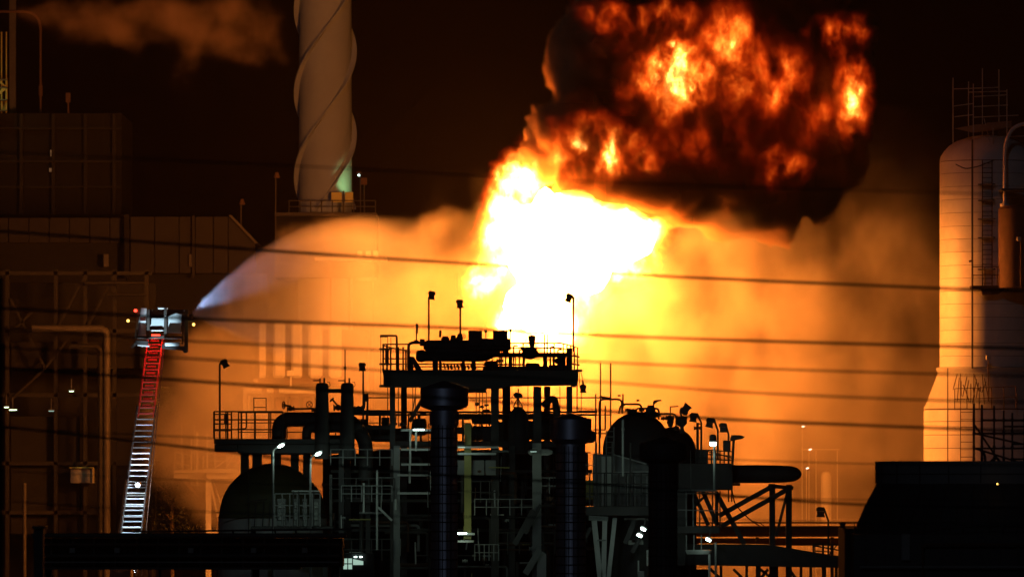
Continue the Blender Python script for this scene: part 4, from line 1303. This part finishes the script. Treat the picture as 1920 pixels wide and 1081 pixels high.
T.lathe("shell", STEEL, 1260, [(gpy(Y + 1), 46), (850, 46)] + [(850 - 50 * math.sin(math.radians(a)), 46 * math.cos(math.radians(a))) for a in range(8, 90, 9)] + [(799.6, 1)], Y + 1, seg=40)
T.lathe("lifting_lug", RUST, 1268, [(806, 6), (800, 6), (798, 3)], Y - 1.2, seg=12)
T.prism("hopper", STEEL, [(1268, 780), (1289, 780), (1288, 794), (1282, 800), (1284, 812), (1274, 812), (1276, 800), (1268, 795)], Y - 1, .5)
T.tube("valve_stack", STEEL, [(1308, 850, Y - 1), (1308, 792, Y - 1)], 5)
T.hlathe("valve_body", STEEL, (1301, 802, Y - 1), (1315, 802, Y - 1), [(0, 4), (.3, 2.5), (.5, 4.5), (.7, 2.5), (1, 4)], seg=10)
T.tube("valve_stem", STEEL, [(1308, 794, Y - 1), (1314, 794, Y - 1)], 2)

T = Thing("transfer_boom", "thick black boom pipe with rounded end resting on a truss at right", "pipe", 1400, 905, 300)
Y = 300
T.hlathe("boom_pipe", STEEL, (1262, 888, Y + 2), (1503, 888, Y + 2), [(0, 17), (.72, 17), (.82, 16.5), (.9, 15.5), (.94, 14), (.97, 11), (.99, 6.5), (1, 1)], seg=28)
T.block("boom_box", STEEL, 1272, 868, 1374, 918, Y + .5, 2)
T.block("machine", STEEL, 1304, 842, 1326, 868, Y + .6, 1)
for k in range(5):
    T.tube("seam_clip", STEEL, [(1462 + k * 5, 876 + k * 1.2, Y + 1.4), (1464 + k * 5, 872 + k * 1.6, Y + 1.4)], 1.6, seg=5)
for x in (1374, 1380):
    T.block("drain_stub", STEEL, x, 905, x + 8, 910, Y + 1, .3)
T.railing(STEEL, [(1326, 868, Y + .6), (1374, 871, Y + .6)], 25, 7, (0, .33, .66), 2.2)
T.tube("rail", STEEL, [(1326, 845, Y + .8), (1374, 858, Y + .8)], 2.2, seg=6)
T = Thing("truss_frame", "black steel truss of two legs and long diagonals carrying the boom", "truss", 1460, 1081, Y)
T.bar("leg", STEEL, (1448, gpy(Y), Y + 1.5), (1448, 906, Y + 1.5), 11)
T.bar("leg", STEEL, (1479, gpy(Y), Y + 2), (1479, 908, Y + 2), 11)
T.bar("top_beam", STEEL, (1444, 910, Y + 1.4), (1484, 914, Y + 1.9), 7, .3)
for a, b, w in (((1446, 912), (1348, 966), 9), ((1474, 918), (1352, 986), 9), ((1478, 915), (1455, 1005), 5), ((1301, 924), (1328, 984), 7), ((1343, 924), (1396, 1020), 9), ((1318, 921), (1346, 985), 8), ((1328, 922), (1302, 950), 4), ((1345, 920), (1345, 985), 4)):
    T.bar("diagonal", STEEL, (*a, Y + 1.2), (*b, Y + 1.2), w, .22)
T.tube("loose_cable", RUBBER, [(1372, 916, Y + .8), (1378, 945, Y + .8), (1398, 966, Y + .8), (1412, 978, Y + .8), (1426, 986, Y + .8)], 2, arc=8, seg=6)
T.tube("loose_cable", RUBBER, [(1410, 976, Y + .8), (1424, 979, Y + .8), (1434, 986, Y + .8)], 1.4, arc=4, seg=6)
for x in (1372, 1366):
    T.tube("hanging_pipe", STEEL, [(x, 940, Y + 1), (x, 915, Y + 1)], 2.4, seg=6)

T = Thing("lower_duct", "heavy black duct sloping down to the right under the truss at lower right", "duct", 1450, 1060, Y)
T.prism("duct_body", STEEL, [(1262, 1020), (1340, 1019), (1440, 1020), (1500, 1030), (1560, 1040), (1600, 1044), (1600, 1064), (1480, 1062), (1380, 1060), (1262, 1058)], Y + .8, 3)
for x in (1290, 1352, 1400, 1422, 1455, 1502, 1520, 1545, 1568, 1590):
    T.bar("post", STEEL, (x, gpy(Y), Y + 1.5), (x, 1060, Y + 1.5), 5 if x % 3 else 8)
for a, b in (((1330, 1064), (1380, 1110)), ((1375, 1066), (1420, 1110)), ((1440, 1066), (1405, 1110)), ((1480, 1066), (1510, 1110)), ((1420, 1062), (1450, 1085))):
    T.bar("brace", STEEL, (*a, Y + 1.2), (*b, Y + 1.2), 5, .2)
T.block("low_tank", STEEL, 1262, 1066, 1330, 1120, Y + 4, 2)
T.railing(STEEL, [(1525, 1042, Y + 1), (1578, 1044, Y + 1)], 24, 4, (0,), 2.6)
T.railing(STEEL, [(1528, 1040, Y + 1), (1560, 1042, Y + 3)], 20, 3, (0, .6), 2.2)
T.bar("rail_brace", STEEL, (1570, 1020, Y + 1), (1552, 1042, Y + 1), 2, .1)
T.tube("rail", STEEL, [(1526, 1022, Y + 1), (1590, 1034, Y + 1)], 2.4, seg=6)

T = Thing("ladder_landing", "small caged landing with grey railings below the glowing post lamp", "platform", 1315, 1040, 298)
Y = 298
T.bar("handrail", GREY, (1270, 919, Y), (1345, 919, Y), 4, .3)
T.bar("handrail", GREY, (1285, 924, Y - .2), (1345, 924, Y - .2), 3, .1)
T.bar("midrail", GREY, (1270, 955, Y), (1350, 957, Y), 2.2, .06)
for x in (1287, 1300, 1312, 1336, 1342, 1350):
    T.tube("post", GREY if x < 1301 else STEEL, [(x, 986, Y), (x, 920, Y)], 2.6 if x < 1301 else 2.2, seg=6)
T.block("deck", STEEL, 1270, 985, 1350, 999, Y, 2)
T.lathe("balcony", PALE, 1310, [(1038, 22), (1031, 25), (1030, 25)], Y, seg=24)
for x in (1287, 1301, 1315):
    T.tube("baluster", GREY, [(x, 1030, Y - .3), (x, 1002, Y - .3)], 2.2, seg=6)
T.tube("standpipe", GREY, [(1342, gpy(Y), Y - .4), (1342, 1016, Y - .4)], 3.6)
T.tube("standpipe", PALE, [(1330, gpy(Y), Y - .4), (1330, 1038, Y - .4)], 4)
T.tube("stay_wire", STEEL, [(1295, 922, Y - .2), (1295, 845, Y - .2)], 1.3, seg=5)
T.block("dark_backing", STEEL, 1262, 922, 1286, 1060, Y + 2, 2)

T = Thing("panelled_cabin", "grey panelled cabin with sloping roof and railing between the second and third stacks", "cabin", 1180, 950, 299)
Y = 299
T.prism("wall", GREY, [(1112, 850), (1150, 852), (1212, 870), (1220, 880), (1220, 948), (1112, 948)], Y + 1.2, 1.5)
T.prism("roof_edge", PALE, [(1150, 850), (1212, 868), (1212, 870.5), (1150, 852.5)], Y + 1.0, 1.8)
T.block("corner_sheet", PALE, 1128, 855, 1148, 948, Y + .9, .25)
for x in (1176, 1190, 1213):
    T.bar("wall_rib", PALE, (x, 948, Y + 1.1), (x, 892, Y + 1.1), 2.6, .1)
T.bar("wall_rail", PALE, (1148, 886, Y + .7), (1216, 884, Y + .7), 3.5, .15)
T.railing(STEEL, [(1092, 948, Y), (1216, 948, Y)], 62, 10, (0, .33, .62), 2.4)
for x in (1118, 1137, 1148, 1182):
    T.tube("tall_post", STEEL, [(x, 948, Y - .2), (x, 830, Y - .2)], 3, seg=6)
T.tube("lit_pole", PALE, [(1168, 892, Y - .2), (1168, 786, Y - .2)], 3.6)
T.lathe("pole_joint", PALE, 1168, [(806, 3), (802, 3)], Y - .2, seg=10)
T.block("walkway", STEEL, 1085, 948.5, 1222, 966, Y - .3, 2.4)
T.light((1140, 832, Y - 1.6), MERC, 60, .1)
T.light((1190, 912, Y - 1.2), MERC, 12, .1)
T.block("drum_head", YELLOW, 1098, 900, 1112, 936, Y + 1, .6)
T = Thing("support_trestle", "pale splayed trestle legs under the walkway beside the third stack", "trestle", 1135, 1081, 299)
for a, b, w, m in (((1114, 975), (1128, 1110), 10, PALE), ((1134, 975), (1131, 1110), 9, PALE), ((1153, 970), (1138, 1110), 8, PALE), ((1108, 988), (1086, 1030), 6, STEEL), ((1190, 975), (1172, 1018), 9, STEEL), ((1205, 998), (1185, 1035), 8, STEEL)):
    T.bar("leg", m, (*a, 299), (*b, 299), w, .2)
T.bar("cap_beam", GREY, (1104, 970, 298.8), (1140, 972, 298.8), 9, .4)
T.bar("cross_tie", GREY, (1120, 1012, 298.8), (1136, 1012, 298.8), 3, .1)
for x0, x1, y in ((1178, 1206, 1016), (1170, 1216, 972), (1184, 1200, 1014)):
    T.bar("pale_beam", PALE, (x0, y, 300), (x1, y, 300), 4 + (x0 == 1178) * 4, .2)
T.tube("pale_pipe", PALE, [(1214, 1060, 298.6), (1214, 1030, 298.6)], 3)
T.tube("pale_pipe", PALE, [(1197, 1075, 298.6), (1197, 1050, 298.6)], 2.6)
T.block("sump_box", GREY, 1196, 1070, 1208, 1081, 298.5, .5)
T.block("back_plate", STEEL, 1150, 1020, 1222, 1130, 303, 1)
T.light((1130, 985, 296.8), MERC, 22, .1)

# ================================================================== FOREGROUND DARK SHAPES
T = Thing("bottom_beam", "long dark pipe bridge crossing the bottom left of the picture", "pipe bridge", 350, 1070, 262)
T.block("girder", DARKB, 78, 1008, 642, 1062, 262, 3)
T.tube("top_pipe", STEEL, [(60, 1003, 261.5), (650, 1003, 261.5)], 9, seg=12)
T.tube("upper_rail", STEEL, [(250, 996, 261.6), (660, 991, 261.6)], 3, seg=8)
T.block("lower_flange", STEEL, 78, 1062.5, 560, 1067, 261.8, 3.4)
for x in (90, 300, 480, 630):
    T.bar("leg", STEEL, (x, gpy(262), 263), (x, 1062, 263), 13 if x != 300 else 5)
for x in (437, 436 + 80, 555):
    T.tube("stanchion", STEEL, [(x, 1003, 261.6), (x, 993, 261.6)], 3, seg=6)
for k in range(14):
    x = 96 + k * 40
    T.bar("stiffener", STEEL, (x, 1062, 261.9), (x, 1008, 261.9), 3, .12)
for y, m, t in ((1020, RUST, 4), (1041, STEEL, 7), (1053, GREY, 2.5)):
    T.tube("side_pipe", m, [(84, y, 261.5), (636, y, 261.5)], t, seg=10)
for x in (130, 214, 352, 470, 566):
    T.block("junction_box", GREY, x, 1026, x + 11, 1036, 261.3, .3)
T = Thing("dark_mast", "black blurred post standing just inside the left edge", "post", 70, 1081, 150)
T.bar("post", STEEL, (73, gpy(150), 150), (73, 990, 150), 18, .3)
T.block("cap", STEEL, 60, 985, 86, 990, 149.7, .6)
T = Thing("edge_pole", "black out of focus pole along the left edge of the picture", "pole", 2, 1081, 90)
T.tube("pole", RUBBER, [(-8, gpy(90), 90), (-10, 520, 90)], 30, seg=14)

Y = 200.0
T = Thing("cooling_tower", "huge black flared cooling tower filling the lower right corner", "cooling tower", 1850, 1081, Y)
cx = 1850
T.lathe("flared_shell", COOL, cx, [(gpy(Y), 290), (1040, 262), (985, 243), (950, 228), (906, 205)], seg=72)
T.lathe("collar", COLLAR, cx, [(906, 208), (870, 208), (868, 210), (865, 210), (864, 206)], seg=72)
for y in (888,):
    T.lathe("collar_seam", STEEL, cx, [(y + 1, 209), (y - 1, 209)], seg=72)
for k in range(11):
    a = math.radians(182 + k * 17)
    x = cx + 208.5 * math.cos(a)
    T.tube("collar_rib", STEEL, [(x, 905, Y + S(208.5, Y) * math.sin(a)), (x, 870, Y + S(208.5, Y) * math.sin(a))], 1.6, seg=5)
for k in range(24):
    a = math.radians(182 + k * 7.4)
    T.tube("shell_rib", STEEL, [(cx + 243.5 * math.cos(a), 985, Y + S(243.5, Y) * math.sin(a)), (cx + 228.5 * math.cos(a), 950, Y + S(228.5, Y) * math.sin(a)), (cx + 205.5 * math.cos(a), 906, Y + S(205.5, Y) * math.sin(a))], 2, seg=5)
T.block("housing", SHADE_STEEL, 1584, 990, 1640, 1130, Y - 1.8, 4)
T.block("base_box", STEEL, 1600, 1000, 2000, 1200, Y - 4.0, 3)
for k in range(9):
    x = 1622 + k * 36
    T.bar("cladding_rib", STEEL, (x, 1110, Y - 4.05), (x, 1003, Y - 4.05), 2.5, .12)
T.tube("wall_pipe", GREY, [(1612, 1062, Y - 4.3), (1930, 1062, Y - 4.3)], 3.5)
T.tube("wall_pipe", RUST, [(1730, 1110, Y - 4.3), (1730, 1020, Y - 4.3), (1930, 1020, Y - 4.3)], 4, arc=8)
T.railing(STEEL, [(1602, 1000, Y - 4), (1930, 1000, Y - 4)], 22, 14, (0, .5), 1.6)
T.block("lit_panel", GREY, 1690, 1000, 1707, 1050, Y - 4.2, .15)
T.lathe("vent_cap", STEEL, 1580, [(990, 6), (983, 5), (978, 9)], Y - .5, seg=14)
T.hlathe("tiny_lamp", AMBER, (1870, 906.5, Y - 3.75), (1870.2, 906.5, Y - 3.7), [(0, 1.4), (1, 1.4)], seg=8)
Y = 222.0
T = Thing("foreground_scaffold", "black tube scaffold rising behind the cooling tower rim at right", "scaffold", 1870, 870, Y)
for x, y0 in ((1826, 756), (1841, 758), (1864, 760), (1882, 769), (1898, 773), (1921, 770)):
    T.tube("standard", STEEL, [(x, 920, Y), (x, y0, Y)], 3.8 if x < 1850 else 3, seg=6)
    for yy in (787, 812, 838, 860):
        T.tube("coupler", STEEL, [(x, yy + 3, Y - .03), (x, yy - 3, Y - .03)], 5.4, seg=6)
for y, x0 in ((787, 1841), (799, 1882), (812, 1826), (832, 1898), (840, 1826), (860, 1898)):
    T.tube("ledger", STEEL, [(x0, y, Y + .1), (1990, y, Y + .1)], 3, seg=6)
for a, b in (((1827, 796), (1876, 868)), ((1828, 812), (1990, 848)), ((1828, 840), (1930, 872))):
    T.tube("brace", STEEL, [(*a, Y + .2), (*b, Y + .2)], 3.2, seg=6)
T.tube("drape", RUBBER, [(1835, 840, Y + .3), (1846, 850, Y + .3), (1848, 870, Y + .3)], 5, arc=6)
T.tube("drape", RUBBER, [(1856, 866, Y + .3), (1868, 856, Y + .3), (1880, 872, Y + .3)], 4, arc=6)

# ================================================================== POWER LINES CLOSE TO THE CAMERA
LINES = [
    ([(-40, 282), (200, 295), (700, 318), (1100, 340), (1760, 361), (1960, 366)], 2.0, 88, "topmost faint cable crossing the chimney and the smoke"),
    ([(-40, 430), (480, 468), (940, 498), (1180, 514), (1760, 540), (1960, 546)], 5.5, 99, "thick cable crossing the pale facade and the white fire"),
    ([(-40, 575), (370, 597), (820, 613), (1120, 628), (1400, 638), (1960, 654)], 5.5, 99, "thick cable passing just under the rescue bucket's nozzle"),
    ([(-40, 612), (380, 640), (720, 656), (1120, 678), (1500, 693), (1960, 706)], 3.2, 95, "faint cable across the ladder foot lights and the upper panels"),
    ([(-40, 648), (380, 673), (720, 694), (1120, 715), (1400, 735), (1760, 750), (1960, 754)], 3.2, 94, "faint cable crossing the four upright panels and the top deck"),
    ([(-40, 686), (480, 722), (920, 752), (1320, 783), (1840, 805), (1960, 808)], 5.5, 98, "thick cable passing above the row of floodlights at right"),
    ([(-40, 792), (18, 800), (449, 849), (740, 883), (1130, 908), (1480, 937), (1640, 946), (1960, 952)], 4.0, 109, "dark cable crossing the dome tank and the truss legs"),
    ([(-40, 800), (600, 830), (1380, 861), (1640, 869), (1960, 873)], 1.6, 116, "thin cable meeting the cooling tower's collar at right"),
    ([(-40, 935), (260, 954), (700, 966), (1300, 972), (1640, 980), (1960, 984)], 1.8, 106, "lowest thin cable, crossing the orange platform leg"),
    ([(-40, 880), (700, 915), (1480, 934), (1640, 936), (1960, 938)], 1.2, 120, "thinnest cable, close above the dark one at the truss legs"),
]
for pts, t, Yw, lab in LINES:
    T = Thing("power_line", lab, "power line", pts[0][0], pts[0][1], Yw, "power lines crossing the view")
    fine = []
    n = len(pts)
    for i in range(n - 1):
        p0, p1, p2, p3 = pts[max(i - 1, 0)], pts[i], pts[i + 1], pts[min(i + 2, n - 1)]
        m1 = (p2[1] - p0[1]) / (p2[0] - p0[0]); m2 = (p3[1] - p1[1]) / (p3[0] - p1[0])
        h = p2[0] - p1[0]
        for k in range(6):
            u = k / 6
            fine.append((p1[0] + h * u, (2 * u**3 - 3 * u**2 + 1) * p1[1] + (u**3 - 2 * u**2 + u) * h * m1 + (-2 * u**3 + 3 * u**2) * p2[1] + (u**3 - u**2) * h * m2, Yw))
    fine.append((*pts[-1], Yw))
    bm_o = T.tube("cable", WIREM, fine, t, seg=6)

# ================================================================== AIR, FIRE, SMOKE
FY = 400.0      # distance of the fire


def box_mesh(name, lo, hi, m):
    bm = bmesh.new()
    bmesh.ops.create_cube(bm, size=1.0)
    for v in bm.verts:
        v.co = Vector([lo[k] + (v.co[k] + 0.5) * (hi[k] - lo[k]) for k in range(3)])
    me = bpy.data.meshes.new(name)
    bm.to_mesh(me)
    bm.free()
    me.materials.append(m)
    o = bpy.data.objects.new(name, me)
    COL.objects.link(o)
    return o


def haze_material(name, color, density, aniso):
    m = bpy.data.materials.new(name)
    m.use_nodes = True
    nt = m.node_tree
    nt.nodes.clear()
    out = nt.nodes.new("ShaderNodeOutputMaterial")
    pv = nt.nodes.new("ShaderNodeVolumePrincipled")
    pv.inputs["Color"].default_value = (*color, 1)
    pv.inputs["Density"].default_value = density
    pv.inputs["Anisotropy"].default_value = aniso
    nt.links.new(pv.outputs[0], out.inputs["Volume"])
    return m


haze = box_mesh("haze", (-1520, -20, -1), (1520, 3020, 60), haze_material("smoky_air", (0.9, 0.75, 0.6), 0.00006, 0.3))
tag(haze, "thin smoky air over the whole refinery", "haze", kind="stuff")

fire = empty("fireball", W(1030, 700, FY))
tag(fire, "huge orange fireball bursting out of the refinery under black smoke", "fire")


def fire_child(o):
    o.parent = fire
    o.matrix_parent_inverse = Matrix.Translation(-Vector(fire.location))
    return o


# the blinding core: one lumpy closed surface that gives off the light of the fire
def flame_core():
    mb = bpy.data.metaballs.new("core_src")
    ob = bpy.data.objects.new("core_src", mb)
    COL.objects.link(ob)
    mb.resolution = 0.55
    for px, py, dy, r in CORE:
        e = mb.elements.new()
        e.co = W(px, py, FY) + Vector((0, dy, 0))
        e.radius = S(r, FY) * 1.3
    dg = bpy.context.evaluated_depsgraph_get()
    dg.update()
    me = bpy.data.meshes.new_from_object(ob.evaluated_get(dg))
    bpy.data.objects.remove(ob)
    bpy.data.metaballs.remove(mb)
    for v in me.vertices:
        n = Vector((math.sin(v.co.x * 1.3 + v.co.z), math.sin(v.co.y * 1.1 + v.co.z * 1.7), math.sin(v.co.z * 1.5 + v.co.x * .8)))
        v.co += n * 0.25
    me.name = "flame_core"
    me.materials.clear()
    me.materials.append(glow_mat("white_hot_flame", (1.0, 0.255, 0.031), 300.0))
    for p in me.polygons:
        p.use_smooth = True
    o = bpy.data.objects.new("flame_core", me)
    COL.objects.link(o)
    return fire_child(o)


CORE = [(1000, 420, 0, 60), (1060, 450, 0, 85), (1140, 460, 0, 70), (1190, 440, 0, 45), (990, 480, 0, 60),
        (1080, 400, 0, 55), (1150, 425, 0, 50), (1010, 540, 0, 55), (1000, 590, 0, 42), (1040, 600, 0, 36), (970, 570, 0, 36), (1020, 370, 0, 30), (1100, 510, 0, 50)]
core = flame_core()

SMOKE = [  # px, py, dy, rx, ry, rd  (photo pixels)
    (1125, 130, 0, 110, 125, 110), (1250, 180, 0, 200, 170, 150), (1400, 230, 0, 200, 190, 150), (1520, 190, 8, 115, 150, 110),
    (1270, 300, 0, 220, 100, 130), (1450, 320, 0, 150, 110, 110), (1330, 60, 3, 200, 120, 130), (1190, 50, 3, 125, 90, 120), (1090, 250, -2, 95, 115, 90),
    (1440, 415, -1, 70, 52, 60), (1300, 400, -2, 70, 36, 50), (1525, 390, 0, 60, 48, 60), (1370, 430, -2, 50, 30, 45), (1590, 300, 2, 50, 70, 60), (1615, 230, 4, 36, 70, 50),
    (1430, -30, 6, 180, 120, 130), (1575, 140, 6, 66, 130, 80), (1360, 365, -1, 180, 68, 100), (1530, 320, 2, 80, 90, 80), (1130, 330, -3, 90, 60, 60), (1230, 360, -3, 110, 52, 70), (1025, 260, -1, 48, 80, 50)]


def soft_union(p, blobs, Y, k=0.15):
    s = None
    for (px, py, dy, rx, ry, rd) in blobs:
        b = p.blob(W(px, py, Y + dy), (S(rx, Y + dy), S(rd, Y + dy), S(ry, Y + dy)))
        s = b if s is None else s.smax(b, k)
    return s


def smoke_field(p):
    q = p.warp(0.2, 3.4, 2).warp(0.6, 1.7, 2).warp(1.8, 0.5, 2)
    s = soft_union(q, SMOKE, FY)
    n = p.noise(0.6, 7, 0.65)
    return (s + (n - 0.5) * 0.5).ramp(0.03, 0.2) * (n * 1.6 + 0.2)


lo = W(920, 490, FY); hi = W(1730, -60, FY)
smoke = volume_object("smoke", (lo.x, FY - 7, lo.z), (hi.x, FY + 8, hi.z), 0.1, smoke_field,
                      volume_material("black_smoke", (0.44, 0.23, 0.11), 3.2, 0.1))
fire_child(smoke)

FLAMES = [  # px, py, depth forward of the fire's axis, rx, ry, rd, heat
    (1262, 140, -4.4, 120, 95, 55, 1.5), (1272, 108, -4.8, 46, 46, 40, 2.0), (1298, 160, -4.8, 26, 42, 36, 1.5), (1245, 35, -3.8, 90, 40, 40, 0.9), (1130, 30, -3.2, 70, 38, 40, 0.7),
    (1365, 75, -4.2, 70, 105, 45, 0.74), (1445, 150, -4.2, 95, 105, 45, 0.66), (1603, 185, -2.4, 48, 115, 45, 0.95), (1575, 70, -2.6, 80, 52, 45, 0.75),
    (1115, 282, -3.8, 125, 80, 50, 1.35), (1205, 290, -3.8, 50, 75, 40, 0.8), (1470, 315, -3.8, 65, 42, 40, 0.6), (1385, 150, -4.4, 80, 70, 40, 0.7),
    (1200, 80, -4, 70, 60, 40, 0.55), (1060, 330, -3.8, 55, 45, 40, 1.0), (1530, 210, -3.6, 70, 90, 40, 0.36), (1390, 110, -4.4, 150, 90, 40, 0.4), (1330, 240, -4.4, 210, 110, 40, 0.27), (1230, 200, -4.4, 80, 60, 40, 0.6)]


def flame_field(p):
    q = p.warp(0.28, 2.0, 2).warp(0.9, 1.3, 3).warp(2.4, 0.45, 3)
    s = None
    for (px, py, dy, rx, ry, rd, h) in FLAMES:
        b = q.blob(W(px, py, FY + dy), (S(rx, FY), S(rd, FY), S(ry, FY))).max(0.0) * h
        s = b if s is None else s.max(b)
    # the burning rim of the core
    r = None
    for (px, py, dy, rr) in CORE[:6] + [(960, 400, 0, 50), (1010, 290, 0, 40), (950, 450, 0, 60), (980, 340, 0, 50), (940, 500, 0, 45), (1200, 430, 0, 55), (1160, 490, 0, 60), (1030, 590, 0, 85), (900, 530, 0, 40), (970, 620, 0, 60), (1090, 540, 0, 60)]:
        b = q.blob(W(px, py, FY), (S(rr * 1.35, FY),) * 3).max(0.0)
        r = b if r is None else r.max(b)
    st = Fd.v('MULTIPLY', p, (1.0, 1.0, 0.62))        # tongues stretched upwards
    n = st.warp(0.45, 1.3, 2).noise(0.5, 8, 0.70)
    fine = (1.0 - (st.warp(0.6, 1.3, 4).noise(0.85, 7, 0.66) - 0.5).abs() * 7.5).max(0.0)      # ridges: licking sheets of flame
    t = (n - 0.43).max(0.0) * 5.6 * (fine * 1.0 + 0.3)
    return (s * t).max(r * (t + 0.5) * 1.4).min(1.0)


lo = W(860, 660, FY); hi = W(1680, -30, FY)
flame = volume_object("flame", (lo.x, FY - 7, lo.z), (hi.x, FY + 4, hi.z), 0.085, flame_field,
                      volume_material("flame", (0.2, 0.1, 0.05), 0.0, 0.0, emit=[
                          (0.0, (1.0, 0.03, 0.0), 0.0), (0.06, (1.0, 0.035, 0.001), 0.03), (0.18, (1.0, 0.07, 0.004), 0.3),
                          (0.36, (1.0, 0.14, 0.01), 1.2), (0.62, (1.0, 0.27, 0.03), 4.5), (1.0, (1.0, 0.46, 0.11), 22.0)]))
fire_child(flame)

# steam and mist round the fire, lit by it
STEAM = [(900, 650, 0, 400, 190, 380), (760, 570, 4, 190, 120, 200), (1100, 720, 0, 300, 280, 380),
         (1010, 560, 0, 220, 200, 280), (1400, 470, -3, 60, 85, 60), (1465, 490, -3, 62, 95, 60), (1340, 445, -4, 80, 55, 60), (620, 850, 0, 330, 220, 420), (1010, 880, 0, 420, 240, 420), (440, 790, 6, 180, 210, 300),
         (555, 452, 2, 60, 40, 60), (625, 440, 2, 66, 46, 60), (690, 448, 2, 60, 50, 70), (765, 462, 2, 70, 46, 70), (835, 445, 1, 66, 56, 80), (890, 460, 1, 60, 56, 80), (700, 500, 2, 190, 60, 80)]


def steam_field(p):
    q = p.warp(0.16, 2.6, 2).warp(0.55, 1.9, 3).warp(1.4, 0.9, 4)
    s = soft_union(q, STEAM, FY, 0.1)
    w = Fd.v('MULTIPLY', p, (1.0, 0.3, 0.75))           # drifts lie along the wind, away from the camera
    n = w.warp(0.3, 1.6, 3).noise(0.3, 7, 0.62)
    big = w.warp(0.15, 3.0, 2).noise(0.16, 4, 0.55)
    near = q.blob(W(1010, 560, FY), (S(220, FY), S(210, FY), S(200, FY))).max(0.0)
    crisp = (s + (p.noise(0.6, 6, 0.65) - 0.5) * 0.6).ramp(0.0, 0.2)
    # a wide thin veil to the right that thins out upwards and sideways
    v = p.warp(0.1, 5.0, 3).blob(W(1400, 840, FY + 4), (S(800, FY), S(430, FY), S(620, FY)))
    veil = (v + (n - 0.5) * 0.5).ramp(0.0, 0.7)
    brown = p.warp(0.12, 6.0, 3).blob(W(1640, 300, FY + 2), (S(200, FY), S(260, FY), S(180, FY))).ramp(0.0, 0.6) * 0.22
    x = p.xyz()[0]
    side = x.ramp(W(1250, 0, FY).x, W(1650, 0, FY).x, 1.0, 2.5) * x.ramp(W(380, 0, FY).x, W(560, 0, FY).x, 3.4, 1.0)
    return crisp.max(veil).max(brown) * (n.ramp(0.33, 0.68, 0.25, 1.5) * big.ramp(0.32, 0.66, 0.45, 1.35)) * (near * 1.8 + 0.8) * side


lo = W(200, 1120, FY); hi = W(2060, 200, FY)
steam = volume_object("steam_cloud", (lo.x, FY - 13, lo.z), (hi.x, FY + 16, hi.z), 0.22, steam_field,
                      volume_material("steam", (0.95, 0.83, 0.66), 0.036, 0.15))
tag(steam, "glowing orange steam and mist drifting round the base of the fire", "steam", kind="stuff")

# the fan of water thrown by the bucket's nozzle
def spray_field(p):
    q = p.warp(0.8, 0.35, 4)
    a = W(358, 590, 382)
    L = S(342, 390)
    d = Fd.v('SUBTRACT', q, tuple(a)).xyz()
    t = (d[0] / L).max(0.0).min(1.4)
    top = (1.0 - (1.0 - t.min(1.0)).pow(2.2)) * S(200, 388) + 0.05
    bot = t * S(165, 388) + 0.05
    soft = t * S(46, 388) + 0.08
    half = t * S(100, 388) + 0.12
    depth = 1.0 - ((d[1] - t * 14.0) / half).abs()
    v = ((top - d[2]) / soft).min((d[2] + bot) / (soft * 1.6)).max(0.0).min(1.0)
    end = (1.0 - (t - 0.9) * 2.2).max(0.0).min(1.0)
    start = (t * 400.0).min(1.0)
    n = p.noise(0.5, 6, 0.62)
    streak = Fd.v('MULTIPLY', p, (0.4, 1.0, 1.6)).noise(1.1, 4, 0.6)
    thick = (1.0 - t * 0.72).max(0.2)
    return v * depth.max(0.0).min(0.6) * thick / half * end * start * (n + streak)


spray = volume_object("water_spray", (-17.6, 379, 20), (-3, 402, 33), 0.1, spray_field,
                      volume_material("water_mist", (0.92, 0.9, 0.9), 2.0, 0.1))
tag(spray, "wide fan of water sprayed from the rescue bucket towards the fire", "water spray", kind="stuff")

# the drifting plume high at upper left
PLUME = [(470, 70, 0, 75, 60, 80), (400, 40, 0, 110, 60, 100), (290, 30, 0, 120, 45, 100), (200, 50, 0, 110, 40, 90), (110, 30, 0, 110, 35, 90), (350, 110, 0, 26, 70, 30), (510, 95, 0, 40, 40, 40)]


def plume_field(p):
    q = p.warp(0.2, 3.4, 2).warp(0.6, 2.0, 4)
    s = soft_union(q, PLUME, 430.0, 0.2)
    n = p.noise(0.4, 5, 0.6)
    return (s + (n - 0.5) * 0.8).ramp(0.0, 0.6) * n.ramp(0.35, 0.7)


lo = W(0, 200, 430); hi = W(570, -60, 430)
plume = volume_object("drifting_plume", (lo.x, 424, lo.z), (hi.x, 436, hi.z), 0.2, plume_field,
                      volume_material("plume_smoke", (0.85, 0.6, 0.5), 0.22, 0.1))
tag(plume, "dim orange plume of smoke drifting at the upper left", "smoke", kind="stuff")
